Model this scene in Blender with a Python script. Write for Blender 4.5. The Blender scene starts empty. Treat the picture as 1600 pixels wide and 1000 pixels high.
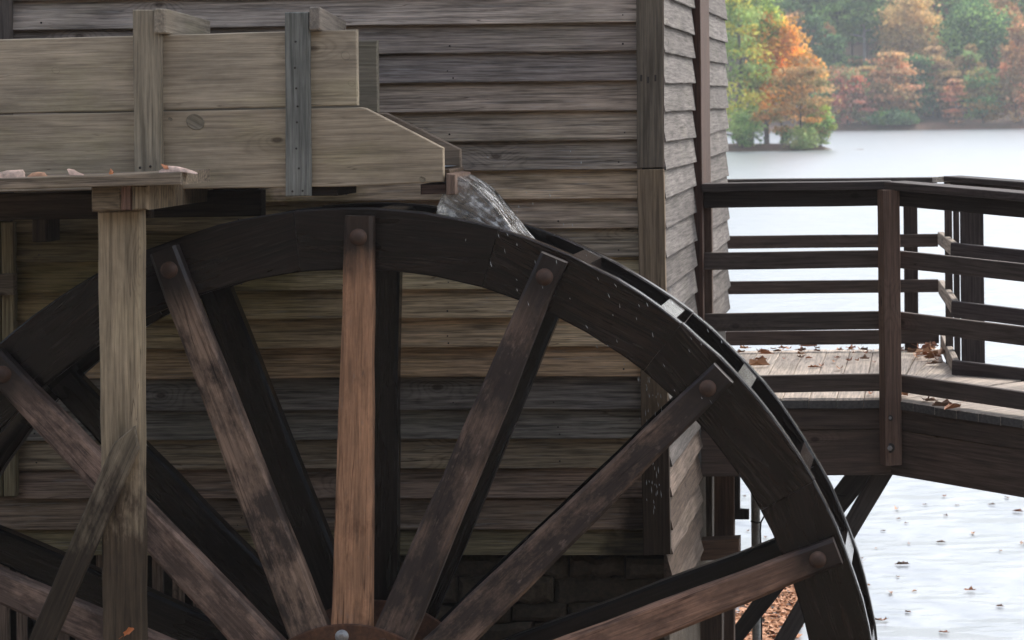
import bpy, bmesh, math, random
import numpy as np
from mathutils import Matrix, Vector
R = math.radians
random.seed(7)
rng = np.random.default_rng(7)
C = bpy.context.scene.collection
SC = bpy.context.scene

# ------------------------------------------------------------------ camera
F = 4312.0            # focal length in photo pixels (1600 wide)
PX, PY = 1440.0, 150.0
ROLL = 0.010
CAMZ = 3.6
cam_d = bpy.data.cameras.new('camera')
cam = bpy.data.objects.new('camera', cam_d)
C.objects.link(cam)
cam_d.sensor_width = 36.0
cam_d.lens = 36.0 * F / 1600
cam_d.shift_x = (800 - PX) / 1600
cam_d.shift_y = (PY - 500) / 1600
cam_d.clip_start = 0.1
cam_d.clip_end = 3000
cam_d.dof.use_dof = True
cam_d.dof.focus_distance = 12.0
cam_d.dof.aperture_fstop = 8.0
cam.matrix_world = Matrix.Translation((0, 0, CAMZ)) @ Matrix.Rotation(R(90), 4, 'X') @ Matrix.Rotation(-ROLL, 4, 'Z')
SC.camera = cam

# ------------------------------------------------------------------ world, sun, exposure
SUN_EL, SUN_AZ = 44.0, 38.0     # azimuth from +Y towards +X
w = bpy.data.worlds.new('World')
SC.world = w
w.use_nodes = True
nt = w.node_tree
nt.nodes.clear()
wo = nt.nodes.new('ShaderNodeOutputWorld')
bg = nt.nodes.new('ShaderNodeBackground')
sky = nt.nodes.new('ShaderNodeTexSky')
sky.sky_type = 'NISHITA'
sky.sun_disc = False
sky.sun_elevation = R(SUN_EL)
sky.sun_rotation = R(SUN_AZ)
sky.air_density = 1.0
sky.dust_density = 3.0
hs = nt.nodes.new('ShaderNodeHueSaturation')
hs.inputs['Saturation'].default_value = 0.55
tc = nt.nodes.new('ShaderNodeTexCoord')
cn = nt.nodes.new('ShaderNodeTexNoise')
cn.inputs['Scale'].default_value = 5.0
cn.inputs['Detail'].default_value = 5.0
cr = nt.nodes.new('ShaderNodeMapRange')
cr.inputs[1].default_value = 0.40; cr.inputs[2].default_value = 0.62
cr.inputs[3].default_value = 0.85; cr.inputs[4].default_value = 1.3
mm = nt.nodes.new('ShaderNodeMix'); mm.data_type = 'RGBA'; mm.blend_type = 'MULTIPLY'; mm.inputs[0].default_value = 1.0
nt.links.new(sky.outputs[0], hs.inputs['Color'])
nt.links.new(tc.outputs['Generated'], cn.inputs['Vector'])
nt.links.new(cn.outputs[0], cr.inputs[0])
nt.links.new(hs.outputs[0], mm.inputs[6])
nt.links.new(cr.outputs[0], mm.inputs[7])
nt.links.new(mm.outputs[2], bg.inputs[0])
bg.inputs[1].default_value = 0.15
nt.links.new(bg.outputs[0], wo.inputs[0])

sd = bpy.data.lights.new('sun', 'SUN')
sd.energy = 1.2
sd.angle = R(25)
sd.color = (1.0, 0.96, 0.90)
sun = bpy.data.objects.new('sun', sd)
C.objects.link(sun)
_d = Vector((math.sin(R(SUN_AZ)) * math.cos(R(SUN_EL)), math.cos(R(SUN_AZ)) * math.cos(R(SUN_EL)), math.sin(R(SUN_EL))))
sun.rotation_euler = _d.to_track_quat('Z', 'Y').to_euler()
sun.location = _d * 60
SC.view_settings.view_transform = 'Standard'
SC.view_settings.look = 'None'
SC.view_settings.exposure = 1.02
SC.view_settings.gamma = 1.0
SC.view_settings.use_curve_mapping = False
SC.cycles.max_bounces = 8
SC.cycles.transparent_max_bounces = 16
SC.cycles.use_denoising = True
SC.cycles.volume_bounces = 2

# ------------------------------------------------------------------ pixel <-> world
_cr, _sr = math.cos(ROLL), math.sin(ROLL)
def P(px, py, Y):
    dx, dy = px - PX, py - PY
    u = dx * _cr - dy * _sr
    v = dx * _sr + dy * _cr
    return Vector((u * Y / F, Y, CAMZ - v * Y / F))

def lin(c):
    return tuple((x / 255 / 12.92) if x / 255 <= 0.04045 else ((x / 255 + 0.055) / 1.055) ** 2.4 for x in c)
ALB = 1.7
def col(r, g, b, k=1.0):
    return tuple(min(0.85, x * ALB * k) for x in lin((r, g, b))) + (1.0,)

# ------------------------------------------------------------------ materials
class NG:
    def __init__(s, name):
        s.m = bpy.data.materials.new(name)
        s.m.use_nodes = True
        s.t = s.m.node_tree
        s.t.nodes.clear()
        s.out = s.n('OutputMaterial')
    def n(s, typ, **kw):
        nd = s.t.nodes.new('ShaderNode' + typ)
        for k, v in kw.items():
            setattr(nd, k, v)
        return nd
    def l(s, a, b):
        s.t.links.new(a, b)
    def val(s, sock, v):
        if hasattr(v, 'is_output'):
            s.l(v, sock)
        else:
            sock.default_value = v
    def math(s, op, a, b=0.0, c=None, clamp=False):
        nd = s.n('Math', operation=op, use_clamp=clamp)
        s.val(nd.inputs[0], a); s.val(nd.inputs[1], b)
        if c is not None: s.val(nd.inputs[2], c)
        return nd.outputs[0]
    def vmath(s, op, a, b):
        nd = s.n('VectorMath', operation=op)
        s.val(nd.inputs[0], a); s.val(nd.inputs[1], b)
        return nd.outputs[0]
    def noise(s, vec, scale=1.0, detail=2.0, rough=0.5, out=0):
        nd = s.n('TexNoise')
        s.val(nd.inputs['Vector'], vec)
        nd.inputs['Scale'].default_value = scale
        nd.inputs['Detail'].default_value = detail
        nd.inputs['Roughness'].default_value = rough
        return nd.outputs[out]
    def rangemap(s, v, a, b, c, d):
        nd = s.n('MapRange')
        s.val(nd.inputs[0], v)
        for i, x in zip((1, 2, 3, 4), (a, b, c, d)):
            nd.inputs[i].default_value = x
        return nd.outputs[0]
    def mix(s, f, a, b, blend='MIX'):
        nd = s.n('Mix', data_type='RGBA', blend_type=blend)
        s.val(nd.inputs[0], f); s.val(nd.inputs[6], a); s.val(nd.inputs[7], b)
        return nd.outputs[2]
    def bsdf(s, **kw):
        b = s.n('BsdfPrincipled')
        for k, v in kw.items():
            s.val(b.inputs[k], v)
        s.l(b.outputs[0], s.out.inputs[0])
        return b

def wood(name, contrast=0.6, rough=0.8, bump=0.5, moss=0.0, stain=0.5, knots=True, wet=0.0, wetcol=None, spec=0.2,
         pale=0.0, ring=105.0, kn=0.72, damp_shade=False, palec=(0.16, 0.14, 0.13, 1)):
    """colour comes from the object colour, grain runs along the local x axis"""
    g = NG(name)
    tcn = g.n('TexCoord')
    oi = g.n('ObjectInfo')
    rnd = oi.outputs['Random']
    cmb = g.n('CombineXYZ')
    for i, k in enumerate((37.0, 91.0, 53.0)):
        g.l(g.math('MULTIPLY', rnd, k), cmb.inputs[i])
    v = g.vmath('ADD', tcn.outputs['Object'], cmb.outputs[0])
    vf = g.vmath('MULTIPLY', v, (0.34, 6.0, 6.0))
    field = g.noise(vf, 1.0, 1.5, 0.4)
    if knots:
        sk = g.n('SeparateXYZ'); g.l(v, sk.inputs[0])
        vkc = g.n('CombineXYZ'); g.l(g.math('MULTIPLY', sk.outputs[0], 2.4), vkc.inputs[0]); g.l(g.math('MULTIPLY', sk.outputs[2], 4.6), vkc.inputs[1])
        vk = vkc.outputs[0]
        vo = g.n('TexVoronoi', voronoi_dimensions='2D')
        g.l(vk, vo.inputs['Vector'])
        vo.inputs['Scale'].default_value = 1.0
        sep = g.n('SeparateColor')
        g.l(vo.outputs['Color'], sep.inputs[0])
        has = g.math('GREATER_THAN', sep.outputs[0], kn)
        kd = g.math('MULTIPLY', g.rangemap(vo.outputs['Distance'], 0.0, 0.5, 1.0, 0.0), has)
        field = g.math('ADD', field, g.math('MULTIPLY', g.math('POWER', kd, 2.0), 0.35))
        kdark = g.math('MULTIPLY', g.rangemap(vo.outputs['Distance'], 0.035, 0.075, 1.0, 0.0), has)
    rings = g.rangemap(g.math('SINE', g.math('MULTIPLY', field, ring)), -1.0, 1.0, 0.0, 1.0)
    rings = g.math('SUBTRACT', 1.0, g.math('POWER', rings, 3.0))
    fine = g.rangemap(g.noise(g.vmath('MULTIPLY', v, (3.2, 84.0, 84.0)), 1.0, 3.0, 0.7), 0.32, 0.68, 0.12, 0.92)
    fine2 = g.noise(g.vmath('MULTIPLY', v, (0.8, 30.0, 30.0)), 1.0, 4.0, 0.65)
    patch = g.noise(g.vmath('MULTIPLY', v, (1.7, 3.6, 3.6)), 1.0, 8.0, 0.70)
    gr = g.math('ADD', g.math('MULTIPLY', fine, 0.62), g.math('ADD', g.math('MULTIPLY', fine2, 0.27), g.math('MULTIPLY', rings, 0.12)))
    fac = g.rangemap(gr, 0.30, 0.80, 1.0 - contrast, 1.0 + contrast * 0.8)
    st = g.rangemap(patch, 0.30, 0.70, 1.0 - stain, 1.0 + stain * 0.6)
    fac = g.math('MULTIPLY', fac, st)
    base = g.mix(1.0, oi.outputs['Color'], fac, 'MULTIPLY')
    # warm / cool drift
    hue = g.noise(g.vmath('MULTIPLY', v, (0.9, 2.5, 2.5)), 1.0, 3.0, 0.5)
    base = g.mix(g.rangemap(hue, 0.35, 0.65, 0.0, 0.40), base, g.mix(1.0, base, (0.97, 0.99, 1.01, 1), 'MULTIPLY'))
    if pale > 0:
        pn = g.noise(g.vmath('MULTIPLY', v, (5.0, 80.0, 80.0)), 1.0, 4.0, 0.65)
        base = g.mix(g.rangemap(pn, 0.56, 0.72, 0.0, pale), base, palec)
    if knots:
        base = g.mix(g.math('MULTIPLY', kdark, 0.72), base, g.mix(1.0, base, (0.22, 0.18, 0.16, 1), 'MULTIPLY'))
    if moss > 0:
        mn = g.noise(g.vmath('MULTIPLY', v, (2.0, 6.0, 6.0)), 1.0, 4.0, 0.65)
        base = g.mix(g.rangemap(mn, 0.50, 0.72, 0.0, moss), base, g.mix(1.0, base, (0.86, 0.92, 0.68, 1), 'MULTIPLY'))
    if damp_shade == 'post':
        geo = g.n('NewGeometry'); sp = g.n('SeparateXYZ'); g.l(geo.outputs['Position'], sp.inputs[0])
        dn = g.noise(g.vmath('MULTIPLY', geo.outputs['Position'], (6.0, 6.0, 2.6)), 1.0, 6.0, 0.68)
        zz = g.math('ADD', sp.outputs[2], g.math('MULTIPLY', g.math('SUBTRACT', dn, 0.5), 1.5))
        dm = g.rangemap(zz, P(190, 840, 11.05).z, P(190, 730, 11.05).z, 0.92, 0.0)
        base = g.mix(dm, base, g.mix(1.0, base, (0.20, 0.18, 0.18, 1), 'MULTIPLY'))
    elif damp_shade == 'corner':
        geo = g.n('NewGeometry'); sp = g.n('SeparateXYZ'); g.l(geo.outputs['Position'], sp.inputs[0])
        dn = g.noise(g.vmath('MULTIPLY', geo.outputs['Position'], (5.0, 5.0, 1.4)), 1.0, 6.0, 0.65)
        zz = g.math('ADD', sp.outputs[2], g.math('MULTIPLY', g.math('SUBTRACT', dn, 0.5), 1.2))
        dm = g.rangemap(zz, P(1020, 690, 12.46).z, P(1020, 560, 12.46).z, 0.92, 0.0)
        base = g.mix(dm, base, g.mix(1.0, base, (0.22, 0.20, 0.20, 1), 'MULTIPLY'))
    elif damp_shade:
        # algae below the trough, plus its shade painted into the board colour
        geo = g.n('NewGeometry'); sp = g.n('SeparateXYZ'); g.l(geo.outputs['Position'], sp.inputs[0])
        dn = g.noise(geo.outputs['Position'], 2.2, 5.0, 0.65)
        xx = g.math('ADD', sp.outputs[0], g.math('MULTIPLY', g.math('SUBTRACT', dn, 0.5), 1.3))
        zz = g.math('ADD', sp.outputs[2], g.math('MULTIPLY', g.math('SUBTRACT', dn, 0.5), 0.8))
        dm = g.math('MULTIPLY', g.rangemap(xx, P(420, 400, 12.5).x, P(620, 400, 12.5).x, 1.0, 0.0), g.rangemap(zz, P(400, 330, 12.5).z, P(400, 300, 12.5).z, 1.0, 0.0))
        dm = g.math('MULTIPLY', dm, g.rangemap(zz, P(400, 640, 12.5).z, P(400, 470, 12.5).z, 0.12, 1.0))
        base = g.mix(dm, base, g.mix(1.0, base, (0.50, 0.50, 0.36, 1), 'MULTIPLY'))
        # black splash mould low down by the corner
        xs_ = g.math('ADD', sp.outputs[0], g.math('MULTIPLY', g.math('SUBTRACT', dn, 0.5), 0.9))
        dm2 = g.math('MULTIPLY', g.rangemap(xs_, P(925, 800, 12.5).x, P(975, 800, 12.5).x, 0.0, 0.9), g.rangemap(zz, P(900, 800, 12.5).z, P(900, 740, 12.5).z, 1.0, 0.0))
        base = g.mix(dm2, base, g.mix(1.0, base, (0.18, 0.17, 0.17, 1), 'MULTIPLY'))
    # drying checks: long hairline cracks
    ckn = g.noise(g.vmath('MULTIPLY', v, (1.1, 26.0, 26.0)), 1.0, 2.0, 0.5)
    ck = g.rangemap(g.math('ABSOLUTE', g.math('SUBTRACT', ckn, 0.5)), 0.002, 0.010, 1.0, 0.0)
    ck = g.math('MULTIPLY', ck, g.rangemap(patch, 0.50, 0.60, 0.0, 0.75))
    base = g.mix(ck, base, g.mix(1.0, base, (0.25, 0.22, 0.20, 1), 'MULTIPLY'))
    rg = rough
    if wet > 0:
        wn = g.noise(g.vmath('MULTIPLY', v, (0.7, 3.0, 3.0)), 1.0, 3.0, 0.6)
        rg = g.rangemap(wn, 0.35, 0.65, max(0.05, rough - wet), rough)
    b = g.bsdf(**{'Base Color': base, 'Roughness': rg, 'Specular IOR Level': spec})
    bp = g.n('Bump')
    bp.inputs['Strength'].default_value = bump
    bp.inputs['Distance'].default_value = 0.004
    g.l(g.math('ADD', gr, g.math('MULTIPLY', patch, 0.12)), bp.inputs['Height'])
    g.l(bp.outputs[0], b.inputs['Normal'])
    return g.m

M = {}
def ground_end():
    g = NG('shaded_end_grain')  # end grain with the shade of the plank fronts in its colour
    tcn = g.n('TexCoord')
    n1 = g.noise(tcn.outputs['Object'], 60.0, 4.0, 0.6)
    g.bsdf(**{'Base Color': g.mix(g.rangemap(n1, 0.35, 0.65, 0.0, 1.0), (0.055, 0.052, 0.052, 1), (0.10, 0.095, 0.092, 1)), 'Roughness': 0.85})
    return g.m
M['siding'] = wood('weathered_siding', contrast=0.58, rough=0.85, bump=0.8, moss=0.30, stain=0.34, damp_shade=True, pale=0.45, palec=(0.40, 0.37, 0.35, 1), kn=0.84)
M['siding_end'] = wood('weathered_end_siding', contrast=0.42, rough=0.85, bump=0.5, moss=0.25, stain=0.35, kn=0.9)
M['flume'] = wood('pale_flume_wood', contrast=0.32, rough=0.8, bump=0.4, moss=0.40, stain=0.34, ring=80, kn=0.80)
M['post'] = wood('grey_post_wood', contrast=0.42, rough=0.85, bump=0.5, moss=0.15, stain=0.35, knots=False)
M['wetpost'] = wood('wet_footed_post_wood', contrast=0.42, rough=0.8, bump=0.5, moss=0.15, stain=0.40, knots=True, damp_shade='post')
M['dark'] = wood('dark_damp_wood', contrast=0.6, rough=0.65, bump=0.6, moss=0.3, stain=0.5)
M['stain'] = wood('brown_stained_wood', contrast=0.40, rough=0.7, bump=0.35, moss=0.10, stain=0.30)
M['deck'] = wood('pale_deck_wood', contrast=0.35, rough=0.8, bump=0.4, moss=0.1, stain=0.3, knots=False)
M['corner'] = wood('splashed_corner_wood', contrast=0.40, rough=0.7, bump=0.35, moss=0.10, stain=0.30, damp_shade='corner', knots=False)
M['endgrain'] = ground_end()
M['rim'] = wood('soaked_rim_wood', contrast=0.8, rough=0.36, bump=0.5, moss=0.0, stain=0.45, knots=False, wet=0.2, spec=0.32, pale=0.16)  # pale flecks paint wet glints into the rim colour
M['bucket'] = wood('soaked_bucket_wood', contrast=0.5, rough=0.14, bump=0.12, stain=0.3, knots=False, wet=0.05, spec=0.8)

def spoke_mat():
    """worn wood, soaked dark towards the rim and around the hub"""
    g = NG('worn_spoke_wood')
    tcn = g.n('TexCoord'); oi = g.n('ObjectInfo')
    rnd = oi.outputs['Random']
    cmb = g.n('CombineXYZ')
    for i, k in enumerate((31.0, 71.0, 47.0)):
        g.l(g.math('MULTIPLY', rnd, k), cmb.inputs[i])
    v = g.vmath('ADD', tcn.outputs['Object'], cmb.outputs[0])
    fine = g.rangemap(g.noise(g.vmath('MULTIPLY', v, (4.0, 85.0, 85.0)), 1.0, 3.0, 0.7), 0.32, 0.68, 0.15, 0.9)
    mid = g.noise(g.vmath('MULTIPLY', v, (1.6, 20.0, 20.0)), 1.0, 4.0, 0.65)
    patch = g.noise(g.vmath('MULTIPLY', v, (3.4, 8.0, 8.0)), 1.0, 8.0, 0.72)
    spot = g.noise(g.vmath('MULTIPLY', v, (14.0, 34.0, 34.0)), 1.0, 4.0, 0.7)
    fac = g.rangemap(g.math('ADD', g.math('MULTIPLY', fine, 0.45), g.math('MULTIPLY', mid, 0.6)), 0.32, 0.72, 0.62, 1.42)
    base = g.mix(1.0, oi.outputs['Color'], fac, 'MULTIPLY')
    base = g.mix(g.math('MULTIPLY', g.rangemap(patch, 0.44, 0.60, 0.9, 0.0), oi.outputs['Alpha']), base, (0.022, 0.017, 0.016, 1))
    base = g.mix(g.rangemap(spot, 0.60, 0.72, 0.0, 0.45), base, (0.30, 0.22, 0.18, 1))
    ckn = g.noise(g.vmath('MULTIPLY', v, (0.9, 20.0, 20.0)), 1.0, 2.0, 0.5)
    ck = g.math('MULTIPLY', g.rangemap(g.math('ABSOLUTE', g.math('SUBTRACT', ckn, 0.5)), 0.003, 0.016, 1.0, 0.0), g.rangemap(mid, 0.45, 0.6, 0.1, 0.85))
    base = g.mix(ck, base, g.mix(1.0, base, (0.22, 0.19, 0.17, 1), 'MULTIPLY'))
    drip = g.noise(g.vmath('MULTIPLY', v, (5.0, 9.0, 9.0)), 1.0, 6.0, 0.7)
    base = g.mix(g.rangemap(drip, 0.53, 0.66, 0.0, 0.55), base, g.mix(1.0, base, (0.38, 0.33, 0.31, 1), 'MULTIPLY'))
    sep = g.n('SeparateXYZ'); g.l(tcn.outputs['Object'], sep.inputs[0])
    edge = g.math('ADD', sep.outputs[0], g.math('MULTIPLY', g.math('SUBTRACT', patch, 0.5), 0.35))
    wetm = g.rangemap(edge, 1.86, 2.02, 0.0, 0.95)
    base = g.mix(wetm, base, (0.017, 0.012, 0.011, 1))
    b = g.bsdf(**{'Base Color': base, 'Roughness': g.rangemap(wetm, 0.0, 1.0, 0.72, 0.38), 'Specular IOR Level': 0.35})
    bp = g.n('Bump'); bp.inputs['Strength'].default_value = 0.5; bp.inputs['Distance'].default_value = 0.003
    g.l(g.math('ADD', mid, fine), bp.inputs['Height']); g.l(bp.outputs[0], b.inputs['Normal'])
    return g.m
M['spoke'] = spoke_mat()

def rust_mat(name, c1, c2, metallic=0.2, rough=0.7):
    g = NG(name)
    tcn = g.n('TexCoord')
    n1 = g.noise(tcn.outputs['Object'], 14.0, 5.0, 0.65)
    n2 = g.noise(tcn.outputs['Object'], 60.0, 3.0, 0.6)
    base = g.mix(g.rangemap(n1, 0.4, 0.62, 0.0, 1.0), c1, c2)
    base = g.mix(1.0, base, g.rangemap(n2, 0.3, 0.7, 0.7, 1.25), 'MULTIPLY')
    b = g.bsdf(**{'Base Color': base, 'Roughness': rough, 'Metallic': metallic})
    bp = g.n('Bump'); bp.inputs['Strength'].default_value = 0.4; bp.inputs['Distance'].default_value = 0.002
    g.l(n2, bp.inputs['Height']); g.l(bp.outputs[0], b.inputs['Normal'])
    return g.m
M['rust'] = rust_mat('rusty_iron', (0.075, 0.032, 0.017, 1), (0.13, 0.058, 0.028, 1))
M['rustbolt'] = rust_mat('rusty_bolt', (0.115, 0.06, 0.036, 1), (0.06, 0.034, 0.024, 1))
M['zinc'] = rust_mat('galvanised_steel', (0.42, 0.42, 0.42, 1), (0.30, 0.29, 0.28, 1), 0.6, 0.5)
M['blackiron'] = rust_mat('dark_bolt_iron', (0.03, 0.027, 0.025, 1), (0.06, 0.045, 0.038, 1), 0.4, 0.6)
M['pipe'] = rust_mat('grey_painted_pipe', (0.33, 0.33, 0.32, 1), (0.25, 0.24, 0.23, 1), 0.0, 0.6)
M['rubber'] = rust_mat('black_cable', (0.012, 0.012, 0.012, 1), (0.02, 0.02, 0.02, 1), 0.0, 0.5)

def stone_mat():
    g = NG('brown_fieldstone')
    tcn = g.n('TexCoord'); oi = g.n('ObjectInfo')
    cmb = g.n('CombineXYZ')
    for i, k in enumerate((31.0, 71.0, 47.0)):
        g.l(g.math('MULTIPLY', oi.outputs['Random'], k), cmb.inputs[i])
    v = g.vmath('ADD', tcn.outputs['Object'], cmb.outputs[0])
    n1 = g.noise(v, 7.0, 6.0, 0.62); n2 = g.noise(v, 38.0, 5.0, 0.65)
    base = g.mix(g.rangemap(n1, 0.35, 0.65, 0.0, 1.0), (0.075, 0.055, 0.035, 1), (0.15, 0.115, 0.08, 1))
    base = g.mix(1.0, base, g.rangemap(n2, 0.3, 0.7, 0.55, 1.3), 'MULTIPLY')
    base = g.mix(0.6, base, g.mix(1.0, base, oi.outputs['Color'], 'MULTIPLY'))
    b = g.bsdf(**{'Base Color': base, 'Roughness': 0.85})
    bp = g.n('Bump'); bp.inputs['Strength'].default_value = 0.8; bp.inputs['Distance'].default_value = 0.02
    g.l(g.math('ADD', n1, g.math('MULTIPLY', n2, 0.4)), bp.inputs['Height']); g.l(bp.outputs[0], b.inputs['Normal'])
    return g.m
M['stone'] = stone_mat()

def water_mat():
    g = NG('lake_water')
    geo = g.n('NewGeometry')
    v = geo.outputs['Position']
    a = g.noise(g.vmath('MULTIPLY', v, (0.9, 1.35, 1.0)), 1.0, 2.0, 0.5)
    bq = g.noise(g.vmath('MULTIPLY', v, (3.2, 4.6, 1.0)), 1.0, 2.0, 0.5)
    c = g.noise(g.vmath('MULTIPLY', v, (0.12, 0.22, 1.0)), 1.0, 2.0, 0.5)
    h = g.math('ADD', g.math('MULTIPLY', a, 0.13), g.math('ADD', g.math('MULTIPLY', bq, 0.020), g.math('MULTIPLY', c, 0.16)))
    bp = g.n('Bump'); bp.inputs['Strength'].default_value = 1.0; bp.inputs['Distance'].default_value = 1.0
    g.l(h, bp.inputs['Height'])
    b = g.bsdf(**{'Base Color': (0.19, 0.215, 0.235, 1), 'Roughness': 0.30, 'IOR': 2.5})
    g.l(bp.outputs[0], b.inputs['Normal'])
    return g.m
M['water'] = water_mat()

def spill_mat():
    """tumbling water: clear glassy sheet with aerated white streaks along the fall"""
    g = NG('tumbling_water')
    tcn = g.n('TexCoord')
    uv = tcn.outputs['UV']
    n1 = g.noise(g.vmath('MULTIPLY', uv, (3.0, 15.0, 1.0)), 1.0, 5.0, 0.6)
    n2 = g.noise(tcn.outputs['Object'], 38.0, 4.0, 0.6)
    foam = g.rangemap(g.math('ADD', g.math('MULTIPLY', n1, 0.6), g.math('MULTIPLY', n2, 0.45)), 0.49, 0.66, 0.0, 0.9)
    gl = g.n('BsdfPrincipled')
    gl.inputs['Base Color'].default_value = (0.92, 0.93, 0.92, 1)
    gl.inputs['Transmission Weight'].default_value = 1.0
    gl.inputs['Roughness'].default_value = 0.08
    gl.inputs['IOR'].default_value = 1.33
    wh = g.n('BsdfPrincipled')
    wh.inputs['Base Color'].default_value = (0.74, 0.73, 0.71, 1)
    wh.inputs['Roughness'].default_value = 0.25
    wh.inputs['Subsurface Weight'].default_value = 0.0
    mx = g.n('MixShader')
    g.l(foam, mx.inputs[0]); g.l(gl.outputs[0], mx.inputs[1]); g.l(wh.outputs[0], mx.inputs[2])
    g.l(mx.outputs[0], g.out.inputs[0])
    bp = g.n('Bump'); bp.inputs['Strength'].default_value = 0.7; bp.inputs['Distance'].default_value = 0.02
    g.l(g.math('ADD', n1, g.math('MULTIPLY', n2, 0.5)), bp.inputs['Height'])
    g.l(bp.outputs[0], gl.inputs['Normal']); g.l(bp.outputs[0], wh.inputs['Normal'])
    return g.m
M['spill'] = spill_mat()

def drop_mat():
    g = NG('water_drops')
    g.bsdf(**{'Base Color': (0.75, 0.77, 0.78, 1), 'Roughness': 0.1, 'Transmission Weight': 0.5, 'IOR': 1.33})
    return g.m
M['drop'] = drop_mat()

def leaf_mat():
    g = NG('dry_leaf')
    tcn = g.n('TexCoord'); oi = g.n('ObjectInfo')
    n1 = g.noise(tcn.outputs['Object'], 40.0, 4.0, 0.6)
    base = g.mix(1.0, oi.outputs['Color'], g.rangemap(n1, 0.3, 0.7, 0.55, 1.35), 'MULTIPLY')
    b = g.bsdf(**{'Base Color': base, 'Roughness': 0.65})
    return g.m
M['leaf'] = leaf_mat()

def foliage_mat():
    g = NG('foliage')
    at = g.n('Attribute', attribute_name='tint')
    d = g.n('BsdfDiffuse'); t = g.n('BsdfTranslucent')
    g.l(at.outputs['Color'], d.inputs[0]); g.l(at.outputs['Color'], t.inputs[0])
    mx = g.n('MixShader'); mx.inputs[0].default_value = 0.48
    g.l(d.outputs[0], mx.inputs[1]); g.l(t.outputs[0], mx.inputs[2]); g.l(mx.outputs[0], g.out.inputs[0])
    return g.m
M['foliage'] = foliage_mat()

def bark_mat():
    g = NG('tree_bark')
    tcn = g.n('TexCoord'); oi = g.n('ObjectInfo')
    n1 = g.noise(g.vmath('MULTIPLY', tcn.outputs['Object'], (9.0, 9.0, 2.0)), 1.0, 4.0, 0.6)
    g.bsdf(**{'Base Color': g.mix(1.0, oi.outputs['Color'], g.rangemap(n1, 0.3, 0.7, 0.5, 1.4), 'MULTIPLY'), 'Roughness': 0.9})
    return g.m
M['bark'] = bark_mat()

def ground_mat(name, c1, c2, scale):
    g = NG(name)
    geo = g.n('NewGeometry')
    n1 = g.noise(geo.outputs['Position'], scale, 5.0, 0.65); n2 = g.noise(geo.outputs['Position'], scale * 9, 4.0, 0.6)
    base = g.mix(g.rangemap(n1, 0.38, 0.62, 0.0, 1.0), c1, c2)
    base = g.mix(1.0, base, g.rangemap(n2, 0.3, 0.7, 0.6, 1.35), 'MULTIPLY')
    b = g.bsdf(**{'Base Color': base, 'Roughness': 0.9})
    bp = g.n('Bump'); bp.inputs['Strength'].default_value = 0.5; bp.inputs['Distance'].default_value = 0.05
    g.l(n2, bp.inputs['Height']); g.l(bp.outputs[0], b.inputs['Normal'])
    return g.m
M['litter'] = ground_mat('leaf_litter_ground', (0.15, 0.075, 0.045, 1), (0.10, 0.07, 0.04, 1), 0.35)
M['bank'] = ground_mat('muddy_bank', (0.10, 0.08, 0.058, 1), (0.15, 0.115, 0.08, 1), 0.8)
M['void'] = ground_mat('dark_sheathing', (0.02, 0.017, 0.014, 1), (0.03, 0.025, 0.02, 1), 3.0)
M['roof'] = ground_mat('roof_shingles', (0.06, 0.055, 0.05, 1), (0.09, 0.08, 0.07, 1), 3.0)

# ------------------------------------------------------------------ object helpers
WM = {}
def put(o, Mw, parent=None):
    C.objects.link(o)
    WM[o.name] = Mw
    if parent is not None:
        o.parent = parent
        o.matrix_basis = WM[parent.name].inverted() @ Mw
    else:
        o.matrix_basis = Mw
    return o

def thing(name, label, cat, loc=(0, 0, 0), group=None):
    o = bpy.data.objects.new(name, None)
    put(o, Matrix.Translation(loc))
    return tag(o, label, cat, group)

def tag(o, label, cat, group=None):
    o['label'] = label; o['category'] = cat
    if group: o['group'] = group
    return o

def mesh_obj(name, verts, faces, mat, Mw=None, parent=None, color=None, smooth=False):
    me = bpy.data.meshes.new(name)
    me.from_pydata([tuple(v) for v in verts], [], faces)
    me.materials.append(M[mat])
    bm = bmesh.new(); bm.from_mesh(me)
    bmesh.ops.recalc_face_normals(bm, faces=bm.faces)
    bm.to_mesh(me); bm.free()
    if smooth:
        me.polygons.foreach_set('use_smooth', [True] * len(me.polygons))
    o = bpy.data.objects.new(name, me)
    if color: o.color = color
    return put(o, Mw or Matrix.Identity(4), parent)

def link_copy(name, src, Mw, parent, color=None):
    o = bpy.data.objects.new(name, src.data)
    o.color = color or src.color
    return put(o, Mw, parent)

def prism(name, pts, depth, Mw, mat, parent=None, color=None, bev=0.004):
    """outline (x,z) in local space extruded along +y, edges chamfered"""
    n = len(pts)
    area = sum(pts[i][0] * pts[(i + 1) % n][1] - pts[(i + 1) % n][0] * pts[i][1] for i in range(n))
    if area < 0: pts = pts[::-1]
    ins = []
    for i in range(n):
        a, b, c = Vector(pts[i - 1]), Vector(pts[i]), Vector(pts[(i + 1) % n])
        e1, e2 = (b - a).normalized(), (c - b).normalized()
        n1, n2 = Vector((-e1.y, e1.x)), Vector((-e2.y, e2.x))
        m = n1 + n2
        m = m / max(0.3, m.dot(n1)) if m.length > 1e-6 else n1
        ins.append(b + m * bev)
    d = depth
    V = [(p[0], 0, p[1]) for p in ins] + [(p[0], bev, p[1]) for p in pts] + [(p[0], d - bev, p[1]) for p in pts] + [(p[0], d, p[1]) for p in ins]
    Fc = [list(range(n)), list(range(3 * n, 4 * n))[::-1]]
    for r in range(3):
        for i in range(n):
            j = (i + 1) % n
            Fc.append([r * n + i, r * n + j, (r + 1) * n + j, (r + 1) * n + i])
    return mesh_obj(name, V, Fc, mat, Mw, parent, color)

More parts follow.
